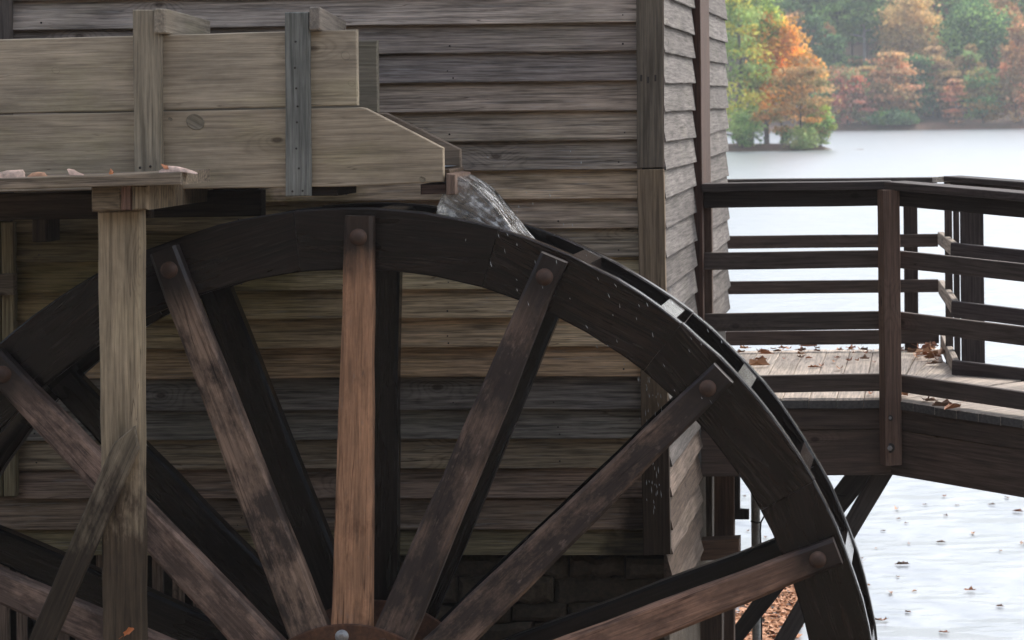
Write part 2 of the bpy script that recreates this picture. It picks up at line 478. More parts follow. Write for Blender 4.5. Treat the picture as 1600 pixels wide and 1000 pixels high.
def wobble(pts, amp, seg, seed=0):
    """break long edges into pieces with small hand-cut irregularity"""
    rr = random.Random(seed)
    out = []
    n = len(pts)
    for i in range(n):
        a, b = Vector(pts[i]), Vector(pts[(i + 1) % n])
        L = (b - a).length
        k = max(1, int(L / seg))
        nr = Vector((-(b - a).y, (b - a).x)).normalized() if L > 0 else Vector((0, 0))
        for j in range(k):
            p = a + (b - a) * (j / k)
            if j: p = p + nr * rr.uniform(-amp, amp)
            out.append((p.x, p.y))
    return out

_seed = [0]
def slab(name, px, Y, depth, mat, parent=None, color=None, bev=0.004, amp=0.0012, seg=0.12):
    """plank whose front outline is given by photo positions at distance Y"""
    _seed[0] += 1
    W = [P(x, y, Y) for x, y in px]
    c = sum(W, Vector()) / len(W)
    best = max(range(len(W)), key=lambda i: (W[(i + 1) % len(W)] - W[i]).length)
    e = (W[(best + 1) % len(W)] - W[best]).normalized()
    ex, ey = e, Vector((0, 1, 0))
    ez = ex.cross(ey)
    Mw = Matrix((ex, ey, ez)).transposed().to_4x4(); Mw.translation = c
    pts = [((p - c).dot(ex), (p - c).dot(ez)) for p in W]
    if amp: pts = wobble(pts, amp, seg, _seed[0])
    return prism(name, pts, depth, Mw, mat, parent, color, bev)

def beam(name, p0, p1, wd, ht, mat, parent=None, color=None, up=(0, 0, 1), bev=0.004, amp=0.001, wd1=None):
    """square timber from p0 to p1 (centres of its ends); local x along it"""
    _seed[0] += 1
    p0, p1 = Vector(p0), Vector(p1)
    ex = (p1 - p0).normalized()
    up = Vector(up)
    ey = up.cross(ex).normalized()
    ez = ex.cross(ey)
    L = (p1 - p0).length
    Mw = Matrix((ex, ey, ez)).transposed().to_4x4(); Mw.translation = (p0 + p1) / 2
    rr = random.Random(_seed[0])
    k = max(1, min(10, int(L / 0.25)))
    wd1 = wd if wd1 is None else wd1
    V, Fc = [], []
    rings = []
    xs = [-L / 2, -L / 2 + bev] + [-L / 2 + bev + (L - 2 * bev) * j / k for j in range(1, k)] + [L / 2 - bev, L / 2]
    for q, x in enumerate(xs):
        t = (x + L / 2) / L
        a, b = (wd + (wd1 - wd) * t) / 2, ht / 2
        endr = q in (0, len(xs) - 1)
        s = bev if endr else 0
        mid = 0 if q < 2 or q > len(xs) - 3 else 1
        oy, oz = rr.uniform(-amp, amp) * mid, rr.uniform(-amp, amp) * mid
        a -= s; b -= s
        ring = [(-a + bev, -b), (a - bev, -b), (a, -b + bev), (a, b - bev), (a - bev, b), (-a + bev, b), (-a, b - bev), (-a, -b + bev)]
        base = len(V)
        V += [(x, y + oy, z + oz) for y, z in ring]
        rings.append(list(range(base, base + 8)))
    for r0, r1 in zip(rings, rings[1:]):
        for i in range(8):
            j = (i + 1) % 8
            Fc.append([r0[i], r0[j], r1[j], r1[i]])
    Fc += [rings[0][::-1], rings[-1]]
    return mesh_obj(name, V, Fc, mat, Mw, parent, color)

def lathe(name, prof, Mw, mat, parent=None, n=14, color=None, smooth=True):
    """profile (radius, y) turned about the local y axis"""
    V, Fc = [], []
    for r, y in prof:
        for i in range(n):
            a = 2 * math.pi * i / n
            V.append((r * math.cos(a), y, r * math.sin(a)))
    for k in range(len(prof) - 1):
        for i in range(n):
            j = (i + 1) % n
            Fc.append([k * n + i, k * n + j, (k + 1) * n + j, (k + 1) * n + i])
    Fc.append(list(range(n)))
    Fc.append(list(range((len(prof) - 1) * n, len(prof) * n)))
    return mesh_obj(name, V, Fc, mat, Mw, parent, color, smooth)

def tube(name, pts, rad, mat, parent=None, n=8, color=None):
    V, Fc = [], []
    pts = [Vector(p) for p in pts]
    rads = rad if isinstance(rad, (list, tuple)) else [rad] * len(pts)
    add_tube(V, Fc, pts, rads, n)
    return mesh_obj(name, V, Fc, mat, None, parent, color, True)

def add_tube(V, Fc, pts, rads, n=6):
    base0 = len(V)
    for i, p in enumerate(pts):
        d = (pts[min(i + 1, len(pts) - 1)] - pts[max(i - 1, 0)]).normalized()
        s = d.cross(Vector((0.31, 0.93, 0.2))).normalized()
        t = d.cross(s)
        for k in range(n):
            a = 2 * math.pi * k / n
            q = p + (s * math.cos(a) + t * math.sin(a)) * rads[i]
            V.append((q.x, q.y, q.z))
    for i in range(len(pts) - 1):
        for k in range(n):
            j = (k + 1) % n
            b0 = base0 + i * n; b1 = b0 + n
            Fc.append([b0 + k, b0 + j, b1 + j, b1 + k])
    Fc.append([base0 + k for k in range(n)][::-1])
    Fc.append([base0 + (len(pts) - 1) * n + k for k in range(n)])

def lerp(a, b, t): return a + (b - a) * t

# ------------------------------------------------------------------ setting: water, ground, shores
def grid_obj(name, x0, x1, y0, y1, nx, ny, fz, mat):
    V = []; Fc = []
    for j in range(ny + 1):
        for i in range(nx + 1):
            x = lerp(x0, x1, i / nx); y = lerp(y0, y1, j / ny)
            V.append((x, y, fz(x, y)))
    for j in range(ny):
        for i in range(nx):
            a = j * (nx + 1) + i
            Fc.append([a, a + 1, a + nx + 2, a + nx + 1])
    o = mesh_obj(name, V, Fc, mat, smooth=True)
    o['kind'] = 'structure'
    return o

YW = 12.5                                            # front wall of the mill
water = grid_obj('lake_water', -420, 420, 12.75, 700, 1, 1, lambda x, y: 0.0, 'water')
def gz(x, y):
    z = -1.35
    z += 3.3 * max(0.0, min(1.0, (7.5 - y) / 5.0)) ** 1.5
    z += 0.24 * max(0.0, -4.0 - y)  # rise added behind the viewer, lifting the wood that blocks sky light
    z += 0.06 * math.sin(x * 1.7) * math.cos(y * 1.3)
    return z
grid_obj('ground', -70, 70, -60, 12.72, 100, 60, gz, 'bank')

def shore_y(x): return 292.0 + 2.5 * math.sin(x * 0.05) + 1.2 * math.sin(x * 0.21) - 0.10 * (x - 0)
def hill_z(x, y):
    d = y - shore_y(x)
    if d < 0: return -0.6 + 0.0 * d if d < -3 else 0.25 * d
    return min(0.55, d * 0.5) + max(0, d - 6) * 0.16 + 0.35 * math.sin(x * 0.11 + y * 0.07)* min(1, d / 10)
grid_obj('far_shore', -130, 130, 286, 420, 90, 60, hill_z, 'litter')

def pen_z(x, y):
    # low spit reaching out from the left shore
    tip = -6.1
    hw = 4.2 * min(1.0, max(0.0, (tip - x) / 7.0)) ** 0.6 + 0.0
    d = hw - abs(y - (188.5 - 0.12 * (x + 12)))
    return max(-0.5, min(0.45, 0.28 * d) + 0.06 * math.sin(x * 1.9) * math.sin(y * 1.3))
grid_obj('peninsula', -75, -4, 178, 202, 120, 48, pen_z, 'litter')

# ------------------------------------------------------------------ the mill
mill = thing('mill_building', 'old wooden mill with weathered grey horizontal clapboards above a stone foundation', 'mill', P(500, 868, YW))
XS = P(1037, 150, 12.47).x                          # side wall plane
YB = 16.6
BOT = [-236, -190, -145, -99, -54, -8, 38, 83, 129, 175, 221, 267, 313, 358, 404, 452, 497, 543, 589, 640, 686, 732, 778, 827, 867]
TINT = [(112, 104, 101)] * 4 + [(116, 108, 104), (120, 111, 108), (122, 114, 110), (98, 91, 88), (92, 86, 85), (112, 102, 95), (114, 105, 97), (98, 91, 86),
        (126, 112, 98), (118, 106, 97), (112, 103, 93), (126, 116, 97), (128, 115, 97), (126, 112, 95), (128, 110, 92), (86, 83, 82), (88, 86, 84),
        (106, 96, 84), (100, 87, 80), (98, 86, 77), (97, 90, 72)]

def clap(name, a0, a1, along, outv, zb0, zb1, zt0, zt1, mat, parent, color, seed, ragged=0.0016, nseg=14, thick=0.046):
    """one overlapping clapboard from a0 to a1 (points on the wall plane at z=0)"""
    rr = random.Random(seed)
    ex = along.normalized(); ez = Vector((0, 0, 1)); ey = ez.cross(ex)
    s = 1.0 if ey.dot(outv) > 0 else -1.0
    L = (a1 - a0).length
    zc = (zb0 + zb1 + zt0 + zt1) / 4
    c = (a0 + a1) / 2 + ez * zc
    Mw = Matrix((ex, ey, ez)).transposed().to_4x4(); Mw.translation = c
    V, Fc = [], []
    bow = rr.uniform(-0.002, 0.003)
    for i in range(nseg + 1):
        t = i / nseg; x = -L / 2 + L * t
        zb = lerp(zb0, zb1, t) - zc + rr.uniform(-ragged, ragged)
        zt = lerp(zt0, zt1, t) - zc
        o = thick + rr.uniform(-0.0025, 0.0025) + bow * math.sin(t * math.pi)
        for (oo, z) in ((0.001, zt), (0.006, zt), (o - 0.0025, zb + 0.0035), (o - 0.004, zb), (0.0, zb)):
            V.append((x, s * oo, z))
    for i in range(nseg):
        for k in range(5):
            j = (k + 1) % 5
            Fc.append([i * 5 + k, i * 5 + j, i * 5 + 5 + j, i * 5 + 5 + k])
    Fc.append([0, 1, 2, 3, 4]); Fc.append([nseg * 5 + k for k in (4, 3, 2, 1, 0)])
    return mesh_obj(name, V, Fc, mat, Mw, parent, color)

def slope_at(y): return -0.0135 + 0.0135 * max(0.0, min(1.0, (y + 0.0) / 868.0)) ** 1.3
XL = P(19, 300, YW).x; XR = P(996, 300, YW).x - 0.0
XLL = P(-70, 300, YW).x
for i, yb in enumerate(BOT):
    sl = slope_at(yb)
    xl = XLL if i >= len(BOT) - 2 else XL
    pl, pr = (20, 1000)
    zb0 = P(pl, yb + sl * (pl - 700), YW).z; zb1 = P(pr, yb + sl * (pr - 700), YW).z
    yt = BOT[i - 1] if i else yb - 45
    slt = slope_at(yt)
    zt0 = P(pl, yt + slt * (pl - 700), YW).z + 0.018; zt1 = P(pr, yt + slt * (pr - 700), YW).z + 0.018
    Y0 = YW + 0.036
    jj = random.uniform(0.93, 1.06)
    rag = 0.0014 if yb not in (358, 589, 640) else 0.004
    # one full-length board; the siding material paints algae and shade below the trough
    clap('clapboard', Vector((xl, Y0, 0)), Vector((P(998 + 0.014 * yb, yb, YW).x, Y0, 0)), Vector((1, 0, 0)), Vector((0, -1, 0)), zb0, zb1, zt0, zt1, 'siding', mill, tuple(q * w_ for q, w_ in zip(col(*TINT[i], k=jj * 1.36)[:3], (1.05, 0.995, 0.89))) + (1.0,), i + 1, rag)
V, Fc = [], []
rn = random.Random(9)
for i, yb in enumerate(BOT):
    if i < 4: continue
    for sx in (60, 205, 372, 538, 704, 870, 972):
        if rn.random() < .5: continue
        for dyy in ((0,) if rn.random() < .7 else (-7, 4)):
            q = P(sx + rn.uniform(-6, 6), yb + slope_at(yb) * (sx - 700) - 11 + dyy, YW)
            up = P(sx, yb - 11 + dyy, YW).z - P(sx, yb, YW).z
            yy = Y0 - (0.046 - (up - .0035) * 0.25) - 0.0012
            b = len(V); r_ = rn.uniform(.0032, .005)
            V += [(q.x + r_ * math.cos(a_ * math.pi / 3), yy, q.z + r_ * math.sin(a_ * math.pi / 3)) for a_ in range(6)]
            V += [(x_, y_ + .012, z_) for x_, y_, z_ in V[b:b + 6]]
            Fc.append([b + a_ for a_ in range(6)])
            Fc += [[b + a_, b + (a_ + 1) % 6, b + 6 + (a_ + 1) % 6, b + 6 + a_] for a_ in range(6)]
o = mesh_obj('nail_heads', V, Fc, 'blackiron', None, mill); o['kind'] = 'stuff'
# side wall boards, two sections parted by the trim post
SBOT = BOT + [911, 956]
for i, yb in enumerate(SBOT):
    zb = P(1037, yb, 12.47).z
    yt = SBOT[i - 1] if i else yb - 45
    zt = P(1037, yt, 12.47).z + 0.018
    for (ya, yc, sd_) in ((12.49, 14.20, 100), (14.80, YB, 200)):
        if yc == YB and i > 18: continue
        dz = random.uniform(-0.012, 0.012)
        g_ = random.randint(-8, 8) if yb < 600 else (-16 if i % 2 else 12)  # lower boards alternate in tint to stand in for missing shadow lines
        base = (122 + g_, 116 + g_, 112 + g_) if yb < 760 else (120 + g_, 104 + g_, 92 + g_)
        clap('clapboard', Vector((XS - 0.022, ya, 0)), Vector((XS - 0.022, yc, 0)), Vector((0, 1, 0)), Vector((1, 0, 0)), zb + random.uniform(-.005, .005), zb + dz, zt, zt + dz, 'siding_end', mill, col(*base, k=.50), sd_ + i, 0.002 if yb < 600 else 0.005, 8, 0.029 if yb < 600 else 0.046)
# sheathing core, roof
zt_ = 5.35; zb_ = P(500, 858, YW).z
def boxv(x0, x1, y0, y1, z0, z1):
    return [(x0, y0, z0), (x1, y0, z0), (x1, y1, z0), (x0, y1, z0), (x0, y0, z1), (x1, y0, z1), (x1, y1, z1), (x0, y1, z1)]
BF = [[0, 1, 2, 3], [4, 5, 6, 7], [0, 1, 5, 4], [1, 2, 6, 5], [2, 3, 7, 6], [3, 0, 4, 7]]
XFAR = -6.6
mesh_obj('sheathing', boxv(XFAR, XS - 0.03, YW + 0.042, YB - 0.01, zb_ + 0.01, zt_), BF, 'void', None, mill)
rv = [(XFAR - .3, YW - .28, zt_ - .02), (XS + .25, YW - .28, zt_ - .02), (XS + .25, YB + .3, zt_ - .02), (XFAR - .3, YB + .3, zt_ - .02),
      (XFAR - .3, (YW + YB) / 2, zt_ + 1.9), (XS + .25, (YW + YB) / 2, zt_ + 1.9)]
mesh_obj('roof', rv, [[0, 1, 5, 4], [2, 3, 4, 5], [1, 2, 5], [3, 0, 4], [3, 2, 1, 0]], 'roof', None, mill)
# corner boards
slab('corner_board', [(992.5, -240), (1034, -240), (1036.5, 262), (995.5, 263)], 12.462, 0.05, 'stain', mill, col(84, 76, 66), bev=0.003)
slab('corner_board', [(995.5, 265), (1037, 264), (1048, 866), (1005, 868)], 12.460, 0.05, 'corner', mill, col(98, 84, 68), bev=0.003)
for hx, hy in ((1002, 122), (1012.5, 125), (1024, 122)):
    slab('nail_hole', [(hx - 1.6, hy - 5), (hx + 1.6, hy - 5), (hx + 1.6, hy + 5), (hx - 1.6, hy + 5)], 12.4612, 0.003, 'blackiron', mill, bev=0.0004, amp=0)
slab('corner_trim', [(1036.5, -240), (1034.5, -240), (1036.5, 262), (1037.5, 262)], 12.47, 0.02, 'stain', mill, col(70, 60, 54), bev=0.0005, amp=0)
# trim post half way along the side wall
tz0, tz1 = P(1090, 500, 14.3).z - 0.2, 5.3
beam('corner_post', (XS + 0.005, 14.50, tz0), (XS + 0.005, 14.50, tz1), 0.59, 0.052, 'stain', mill, col(60, 43, 36), up=(1, 0, 0))
# trim board and batten at the far end of the front wall
slab('trim_board', [(-42, -240), (14, -240), (17, 345), (-38, 345)], 12.455, 0.05, 'stain', mill, col(84, 76, 70))
slab('trim_board', [(-20, 347), (0, 347), (4, 776), (-16, 776)], 12.47, 0.05, 'post', mill, col(100, 92, 70))
slab('trim_board', [(1.5, 347), (21, 347), (25, 776), (6, 776)], 12.46, 0.05, 'post', mill, col(108, 98, 76))
slab('wall_rail', [(-40, 429), (22, 428), (22, 461), (-40, 463)], 12.42, 0.05, 'stain', mill, col(98, 88, 76))
# foundation: fieldstones under the front corner, vertical skirting slats at the far end
sx = 600.0
for row, (ya, yb) in enumerate(((872, 902), (904, 944), (946, 974), (976, 1018), (1020, 1066), (1068, 1110))):
    x = 560 + (row % 2) * 34
    while x < 1040:
        wdt = random.choice((62, 88, 120, 150))
        x2 = min(x + wdt, 1046)
        if 1046 - x2 < 40: x2 = 1046
        yc, yd = ya + random.uniform(-2, 2), yb + random.uniform(-2, 2)
        k = random.uniform(0.5, 1.0)
        slab('foundation_stone', [(x + 2, yc), (x2 - 2, yc + random.uniform(-3, 3)), (x2 - 1, yd), (x + 1, yd + random.uniform(-3, 3))], 12.60 - random.uniform(0, 0.05), 0.3, 'stone', mill, (k, k * 0.95, k * 0.85, 1), bev=0.022, amp=0.012, seg=0.05)
        x = x2
mesh_obj('foundation_core', boxv(P(545, 900, 12.66).x, XS - 0.02, 12.70, YB - 0.05, -1.3, zb_), BF, 'stone', None, mill)
# stones of the side foundation
for row in range(6):
    y = 12.66
    while y < YB - 0.2:
        y2 = min(YB, y + random.uniform(0.35, 0.7))
        z1 = P(1046, 872, 12.6).z - row * 0.115
        bq = beam('foundation_stone', (XS - 0.16, y + .01, z1 - .055), (XS - 0.16, y2 - .01, z1 - .055), 0.22, 0.10, 'stone', mill, (random.uniform(.5, .9),) * 3 + (1,), bev=0.02, amp=0.02)
        y = y2
slz = [P(0, 866, 12.55).z + 0.01, P(0, 1075, 12.55).z]
x = -70.0
k = 0
while x < 548:
    wd_ = random.uniform(15, 19)
    if not (400 < x < 414):
        slab('skirting_slat', [(x, 866), (x + wd_, 866), (x + wd_ + random.uniform(0.5, 3), 1078), (x + random.uniform(0.5, 3), 1078)], 12.56, 0.02, 'dark', mill, col(108, 92, 80, k=random.uniform(.8, 1.2)), bev=0.002)
    x += wd_ + random.uniform(11, 16)
mesh_obj('back_skirting', boxv(XFAR, P(404.5, 940, YB).x, YB - 0.06, YB - 0.03, -1.2, zb_), BF, 'void', None, mill)
mesh_obj('back_skirting', boxv(P(408.5, 940, YB).x, P(540, 940, YB).x, YB - 0.06, YB - 0.03, -1.2, zb_), BF, 'void', None, mill)
mesh_obj('end_skirting', boxv(XFAR, XFAR + 0.05, YW + 0.05, YB, -1.2, zb_), BF, 'void', None, mill)
# far return wall of the mill (the end beyond the picture)
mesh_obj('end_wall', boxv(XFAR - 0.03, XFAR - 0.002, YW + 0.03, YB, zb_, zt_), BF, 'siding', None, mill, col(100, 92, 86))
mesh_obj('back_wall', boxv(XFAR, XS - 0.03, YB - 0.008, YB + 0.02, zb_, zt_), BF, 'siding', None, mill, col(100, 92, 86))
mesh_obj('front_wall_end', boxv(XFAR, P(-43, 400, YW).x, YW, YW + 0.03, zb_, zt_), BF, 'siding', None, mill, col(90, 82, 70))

# ------------------------------------------------------------------ the flume
YN, YF = 11.47, 11.90
flume = thing('flume', 'pale wooden water trough with tapered sides ending above the big wheel', 'flume', P(300, 290, 11.6))
cf = col(136, 124, 106)
sb1 = slab('side_board', [(-260, 69), (0, 61.5), (557, 46), (558.5, 164.5), (0, 177.5), (-260, 184)], YN, 0.042, 'flume', flume, col(143, 131, 114), amp=0.0008)
sb2 = slab('side_board', [(-260, 186), (0, 179.5), (563, 167.5), (571, 169), (692, 231), (693, 284), (560, 291), (0, 300), (-260, 306)], YN + 0.002, 0.042, 'flume', flume, col(141, 128, 110), amp=0.0008)
def farp(pts, s=YF / YN):
    return [(PX + (x - PX) / s, PY + (y - PY) / s) for x, y in pts]
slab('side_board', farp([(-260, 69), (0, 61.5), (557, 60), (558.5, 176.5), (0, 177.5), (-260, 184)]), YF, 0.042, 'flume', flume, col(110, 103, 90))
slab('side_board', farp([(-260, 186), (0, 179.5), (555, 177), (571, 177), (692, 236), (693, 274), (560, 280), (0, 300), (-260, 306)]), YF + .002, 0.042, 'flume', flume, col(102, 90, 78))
for kx, ky, kr, kb_ in ((305, 190.5, 13.5, sb2), (87, 110, 6, sb1), (540, 87, 7, sb1), (549, 130, 5, sb1), (89, 170, 4, sb1), (266, 186, 3.5, sb2), (660, 280, 5, sb2)):
    q = P(kx, ky, YN - .0006); rk = kr * YN / F
    Mk = Matrix.Translation(q) @ Matrix.Rotation(.5, 4, 'Y') @ Matrix.Diagonal((1.1, 1, .9, 1))
    lathe('knot', [(rk, .004), (rk, .0008), (rk * .93, .0), (rk * .86, .0013), (rk * .5, .0008), (rk * .2, .0016)], Mk, 'flume', kb_, 18, col(112, 104, 90))
a, b = P(-260, 300, YN), P(700, 283, YN)
bo = beam('bottom_board', (a.x, 11.69, a.z + 0.028), (b.x, 11.69, b.z + 0.028), 0.35, 0.04, 'dark', flume, col(70, 58, 48))
slab('lip_board', [(697, 271), (711, 273), (711, 304), (697, 305)], YN - 0.012, 0.40, 'stain', flume, col(96, 80, 70), bev=0.004)
slab('lip_support', [(657, 288), (697, 287), (697, 303), (657, 304)], YN + 0.02, 0.36, 'dark', flume, col(62, 48, 42))
slab('joist', [(484, 292), (528, 291), (528, 306), (484, 306)], YN + 0.03, 0.38, 'dark', flume, col(40, 34, 30))
up1 = slab('upright', [(207, 15), (250, 15), (252, 275), (210, 275)], 11.42, 0.045, 'post', flume, col(128, 118, 102))
up2 = slab('upright', [(445, 19), (482, 19), (484, 306), (446, 307)], 11.425, 0.042, 'post', flume, col(101, 101, 96))
slab('upright', farp([(225, 30), (262, 30), (262, 300), (225, 300)]), YF + 0.046, 0.04, 'post', flume, col(100, 96, 86))
slab('upright', farp([(462, 34), (498, 34), (498, 300), (462, 300)]), YF + 0.046, 0.04, 'post', flume, col(100, 96, 86))
def tie(x0, x1, y0, y1, Ya, Yb, xe, ye0, ye1, color):
    c0 = [P(x0, y0, Ya), P(x1, y0, Ya), P(x1, y1, Ya), P(x0, y1, Ya)]
    s = Yb / Ya
    wdx = (x1 - x0) / s
    c1 = [P(xe - wdx, ye0, Yb), P(xe, ye0, Yb), P(xe, ye1, Yb), P(xe - wdx, ye1, Yb)]
    m0 = sum(c0, Vector()) / 4; m1 = sum(c1, Vector()) / 4
    beam('cross_tie', m0, m1, (c0[1] - c0[0]).length, (c0[0] - c0[3]).length, 'flume', flume, color, bev=0.005)
tie(240.5, 259, 13, 52, 11.40, 12.10, 329, 32, 69, col(128, 118, 104))
tie(483, 500, 10, 47, 11.42, 11.96, 541, 32, 68, col(112, 104, 95))
# nails on the pale grey upright
for (nx_, ny_) in ((462, 65), (461, 106), (463, 138), (465, 166), (464, 191), (463, 232), (467, 263), (457, 299), (473, 298)):
    p = P(nx_, ny_, 11.4247)
    lathe('nail_head', [(0.0045, 0), (0.0045, -0.0015)], Matrix.Translation(p), 'blackiron', up2, 8)
for (nx_, ny_) in ((219, 262), (235, 260)):
    p = P(nx_, ny_, 11.4197)
    lathe('nail_head', [(0.0055, 0), (0.0055, -0.002)], Matrix.Translation(p), 'blackiron', up1, 8)
# water lying in the trough
a, b = P(-250, 245, YN + .05), P(690, 262, YN + .05)
wv = [(a.x, YN + .046, a.z), (b.x, YN + .046, b.z), (b.x, YF - .004, b.z), (a.x, YF - .004, a.z)]
fw = mesh_obj('flume_water', wv, [[0, 1, 2, 3]], 'water'); fw['kind'] = 'structure'

# ------------------------------------------------------------------ trestle carrying the flume, with its catwalk plank
tres = thing('flume_trestle', 'square grey timber post with diagonal brace and stacked beam ends under the trough', 'trestle', P(190, 1000, 11.05))
slab('post', [(152, 331), (219, 329), (219.5, 640), (224, 1180), (166, 1180), (160, 1000), (156, 600)], 11.05, 0.085, 'wetpost', tres, col(130, 116, 96), bev=0.006, amp=0.002)
slab('post_base', [(166, 1181), (224, 1181), (230, 1720), (172, 1720)], 11.052, 0.082, 'dark', tres, col(60, 52, 46), bev=0.006)
slab('diagonal_brace', [(176, 694), (209, 666), (216, 702), (60, 1060), (18, 1060)], 11.017, 0.032, 'wetpost', tres, col(100, 90, 76), bev=0.004, amp=0.002)
slab('beam', [(142, 292), (187, 290), (187, 329), (143, 331)], 10.96, 1.45, 'dark', tres, col(106, 92, 74), bev=0.007)
slab('spacer_block', [(188, 291), (205, 290), (205, 328), (188, 329)], 10.975, 0.3, 'dark', tres, col(98, 76, 66), bev=0.004)
slab('beam', [(206, 290), (232, 290), (232, 328), (206, 329)], 10.96, 1.45, 'dark', tres, col(112, 98, 80), bev=0.007)
slab('joist', [(-80, 303), (408, 297), (408, 338), (-80, 345)], 11.86, 0.09, 'dark', tres, col(40, 33, 28), bev=0.006)
slab('joist', [(-80, 303), (235, 299), (235, 341), (-80, 345)], 11.22, 0.06, 'dark', tres, col(48, 40, 33), bev=0.006)
slab('walkway_board', [(-260, 296), (404, 291), (404, 297), (-260, 302)], 11.96, 0.24, 'dark', tres, col(60, 50, 42))
slab('walkway_board', [(-260, 296), (404, 291), (404, 297), (-260, 302)], 12.215, 0.22, 'dark', tres, col(60, 50, 42))
slab('wall_block', [(50, 338), (74, 337), (74, 378), (50, 379)], 12.30, 0.18, 'dark', tres, col(62, 52, 42), bev=0.005)
slab('catwalk_plank', [(-260, 287), (0, 278.5), (283, 268.5), (283.5, 289), (0, 296), (-260, 303)], 10.90, 0.445, 'dark', tres, col(112, 100, 86), bev=0.004)

# ------------------------------------------------------------------ the water wheel
YR = 11.40
HC = P(550, 1150, YR)
KS = YR / F
RO = 825 * KS; RI = 729 * KS
wheel = thing('water_wheel', 'big dark overshot water wheel with brown spokes and a wet wooden rim', 'water wheel', HC)
NS = 16
def wheelM(a, y=0.0):            # clockwise angle from the top, local x tangential
    return Matrix.Translation((HC.x, HC.y + y, HC.z)) @ Matrix.Rotation(a, 4, 'Y')
STEP = 2 * math.pi / NS
# ring segments
def seg_mesh(name, th, half, seed):
    rr = random.Random(seed)
    n = 8; bev = 0.006
    V, Fc = [], []
    for i in range(n + 1):
        t = lerp(-half, half, i / n)
        ro, ri = RO + rr.uniform(-.0025, .0025), RI + rr.uniform(-.002, .002)
        prof = [(ri + bev, 0), (ro - bev, 0), (ro, bev), (ro, th - bev), (ro - bev, th), (ri + bev, th), (ri, th - bev), (ri, bev)]
        for r, y in prof:
            V.append((r * math.sin(t), y, r * math.cos(t)))
    for i in range(n):
        for k in range(8):
            j = (k + 1) % 8
            Fc.append([i * 8 + k, i * 8 + j, i * 8 + 8 + j, i * 8 + 8 + k])
    Fc.append(list(range(8))); Fc.append([n * 8 + k for k in range(8)][::-1])
    return V, Fc
RIMC = (20, 13, 10)
for ring, y0 in ((0, 0.0), (1, 0.55)):
    protos = []
    for k in range(NS):
        a = R(-5.8) + STEP * (k + 0.5)
        cc = col(*RIMC, k=random.uniform(0.75, 1.3) * (1.0 if ring == 0 else 0.6))  # back ring coloured darker to paint in the shade it stands in
        if k < 4:
            V, Fc = seg_mesh('rim_segment', 0.07, STEP / 2 - 0.0007, k + ring * 10)
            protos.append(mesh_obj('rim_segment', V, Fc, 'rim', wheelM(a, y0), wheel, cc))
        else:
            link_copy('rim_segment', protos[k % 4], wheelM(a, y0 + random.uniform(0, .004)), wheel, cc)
# sole boards and bucket boards between the two rings
NB = 32
sol = buck = None
for k in range(NB):
    a = R(25.3 + .57) + 2 * math.pi * k / NB
    hw = 1.965 * math.tan(math.pi / NB) - 0.002
    if sol is None:
        V = [(-hw, 0.072, 1.955), (hw, 0.072, 1.955), (hw, 0.548, 1.955), (-hw, 0.548, 1.955), (-hw, 0.072, 1.985), (hw, 0.072, 1.985), (hw, 0.548, 1.985), (-hw, 0.548, 1.985)]
        sol = mesh_obj('sole_board', V, BF, 'bucket', wheelM(a), wheel, col(30, 26, 24))
        # bucket floor leaning forward to a broad wet lip flush with the rim
        V = []
        zl = RO - 0.008
        for (x, z) in ((0.086, 1.986), (0.114, 1.986), (0.045, zl), (-0.036, zl + .001), (-0.036, zl - 0.03), (0.012, zl - 0.032)):
            V += [(x, 0.0705, z), (x, 0.5495, z)]
        nn = 6
        buck = mesh_obj('bucket_board', V, [[0, 2, 4, 6, 8, 10], [11, 9, 7, 5, 3, 1]] + [[2 * i_, 2 * ((i_ + 1) % nn), 2 * ((i_ + 1) % nn) + 1, 2 * i_ + 1] for i_ in range(nn)], 'bucket', wheelM(a), wheel, col(34, 29, 27))
    else:
        link_copy('sole_board', sol, wheelM(a), wheel)
        link_copy('bucket_board', buck, wheelM(a), wheel)
# spokes
def spoke_mesh(name, th, seed, r0=0.36, r1=2.152, w0=0.168, w1=0.112):
    rr = random.Random(seed)
    bev = 0.013
    n = 9
    V, Fc = [], []
    xs = [r0 + (r1 - r0) * i / n for i in range(n + 1)]
    for i, x in enumerate(xs):
        t = i / n
        h = lerp(w0, w1, t) / 2 + rr.uniform(-.002, .002)
        oz = rr.uniform(-.0025, .0025)
        sec = [(-h + bev, 0), (h - bev, 0), (h, bev), (h, th - bev), (h - bev, th), (-h + bev, th), (-h, th - bev), (-h, bev)]
        for z, y in sec: V.append((x, y, z + oz))
    for i in range(n):
        for k in range(8):
            j = (k + 1) % 8
            Fc.append([i * 8 + k, i * 8 + j, i * 8 + 8 + j, i * 8 + 8 + k])
    Fc.append(list(range(8))); Fc.append([n * 8 + k for k in range(8)][::-1])
    return V, Fc
def spokeM(a, y):
    # local x radial outward
    ex = Vector((math.sin(a), 0, math.cos(a))); ey = Vector((0, 1, 0)); ez = ex.cross(ey)
    m = Matrix((ex, ey, ez)).transposed().to_4x4(); m.translation = (HC.x, HC.y + y, HC.z)
    return m
SPK = {0: ((139, 104, 79), 0.3, 'newer orange-brown spoke'), 1: ((88, 72, 62), 0.95, None), 2: ((90, 73, 62), 0.95, None), 3: ((118, 90, 74), 0.55, 'reddish brown spoke with a pale lower edge'),
       15: ((108, 90, 77), 0.95, None), 14: ((122, 101, 89), 0.8, 'pale pinkish-grey spoke'), 13: ((112, 93, 82), 0.75, None)}
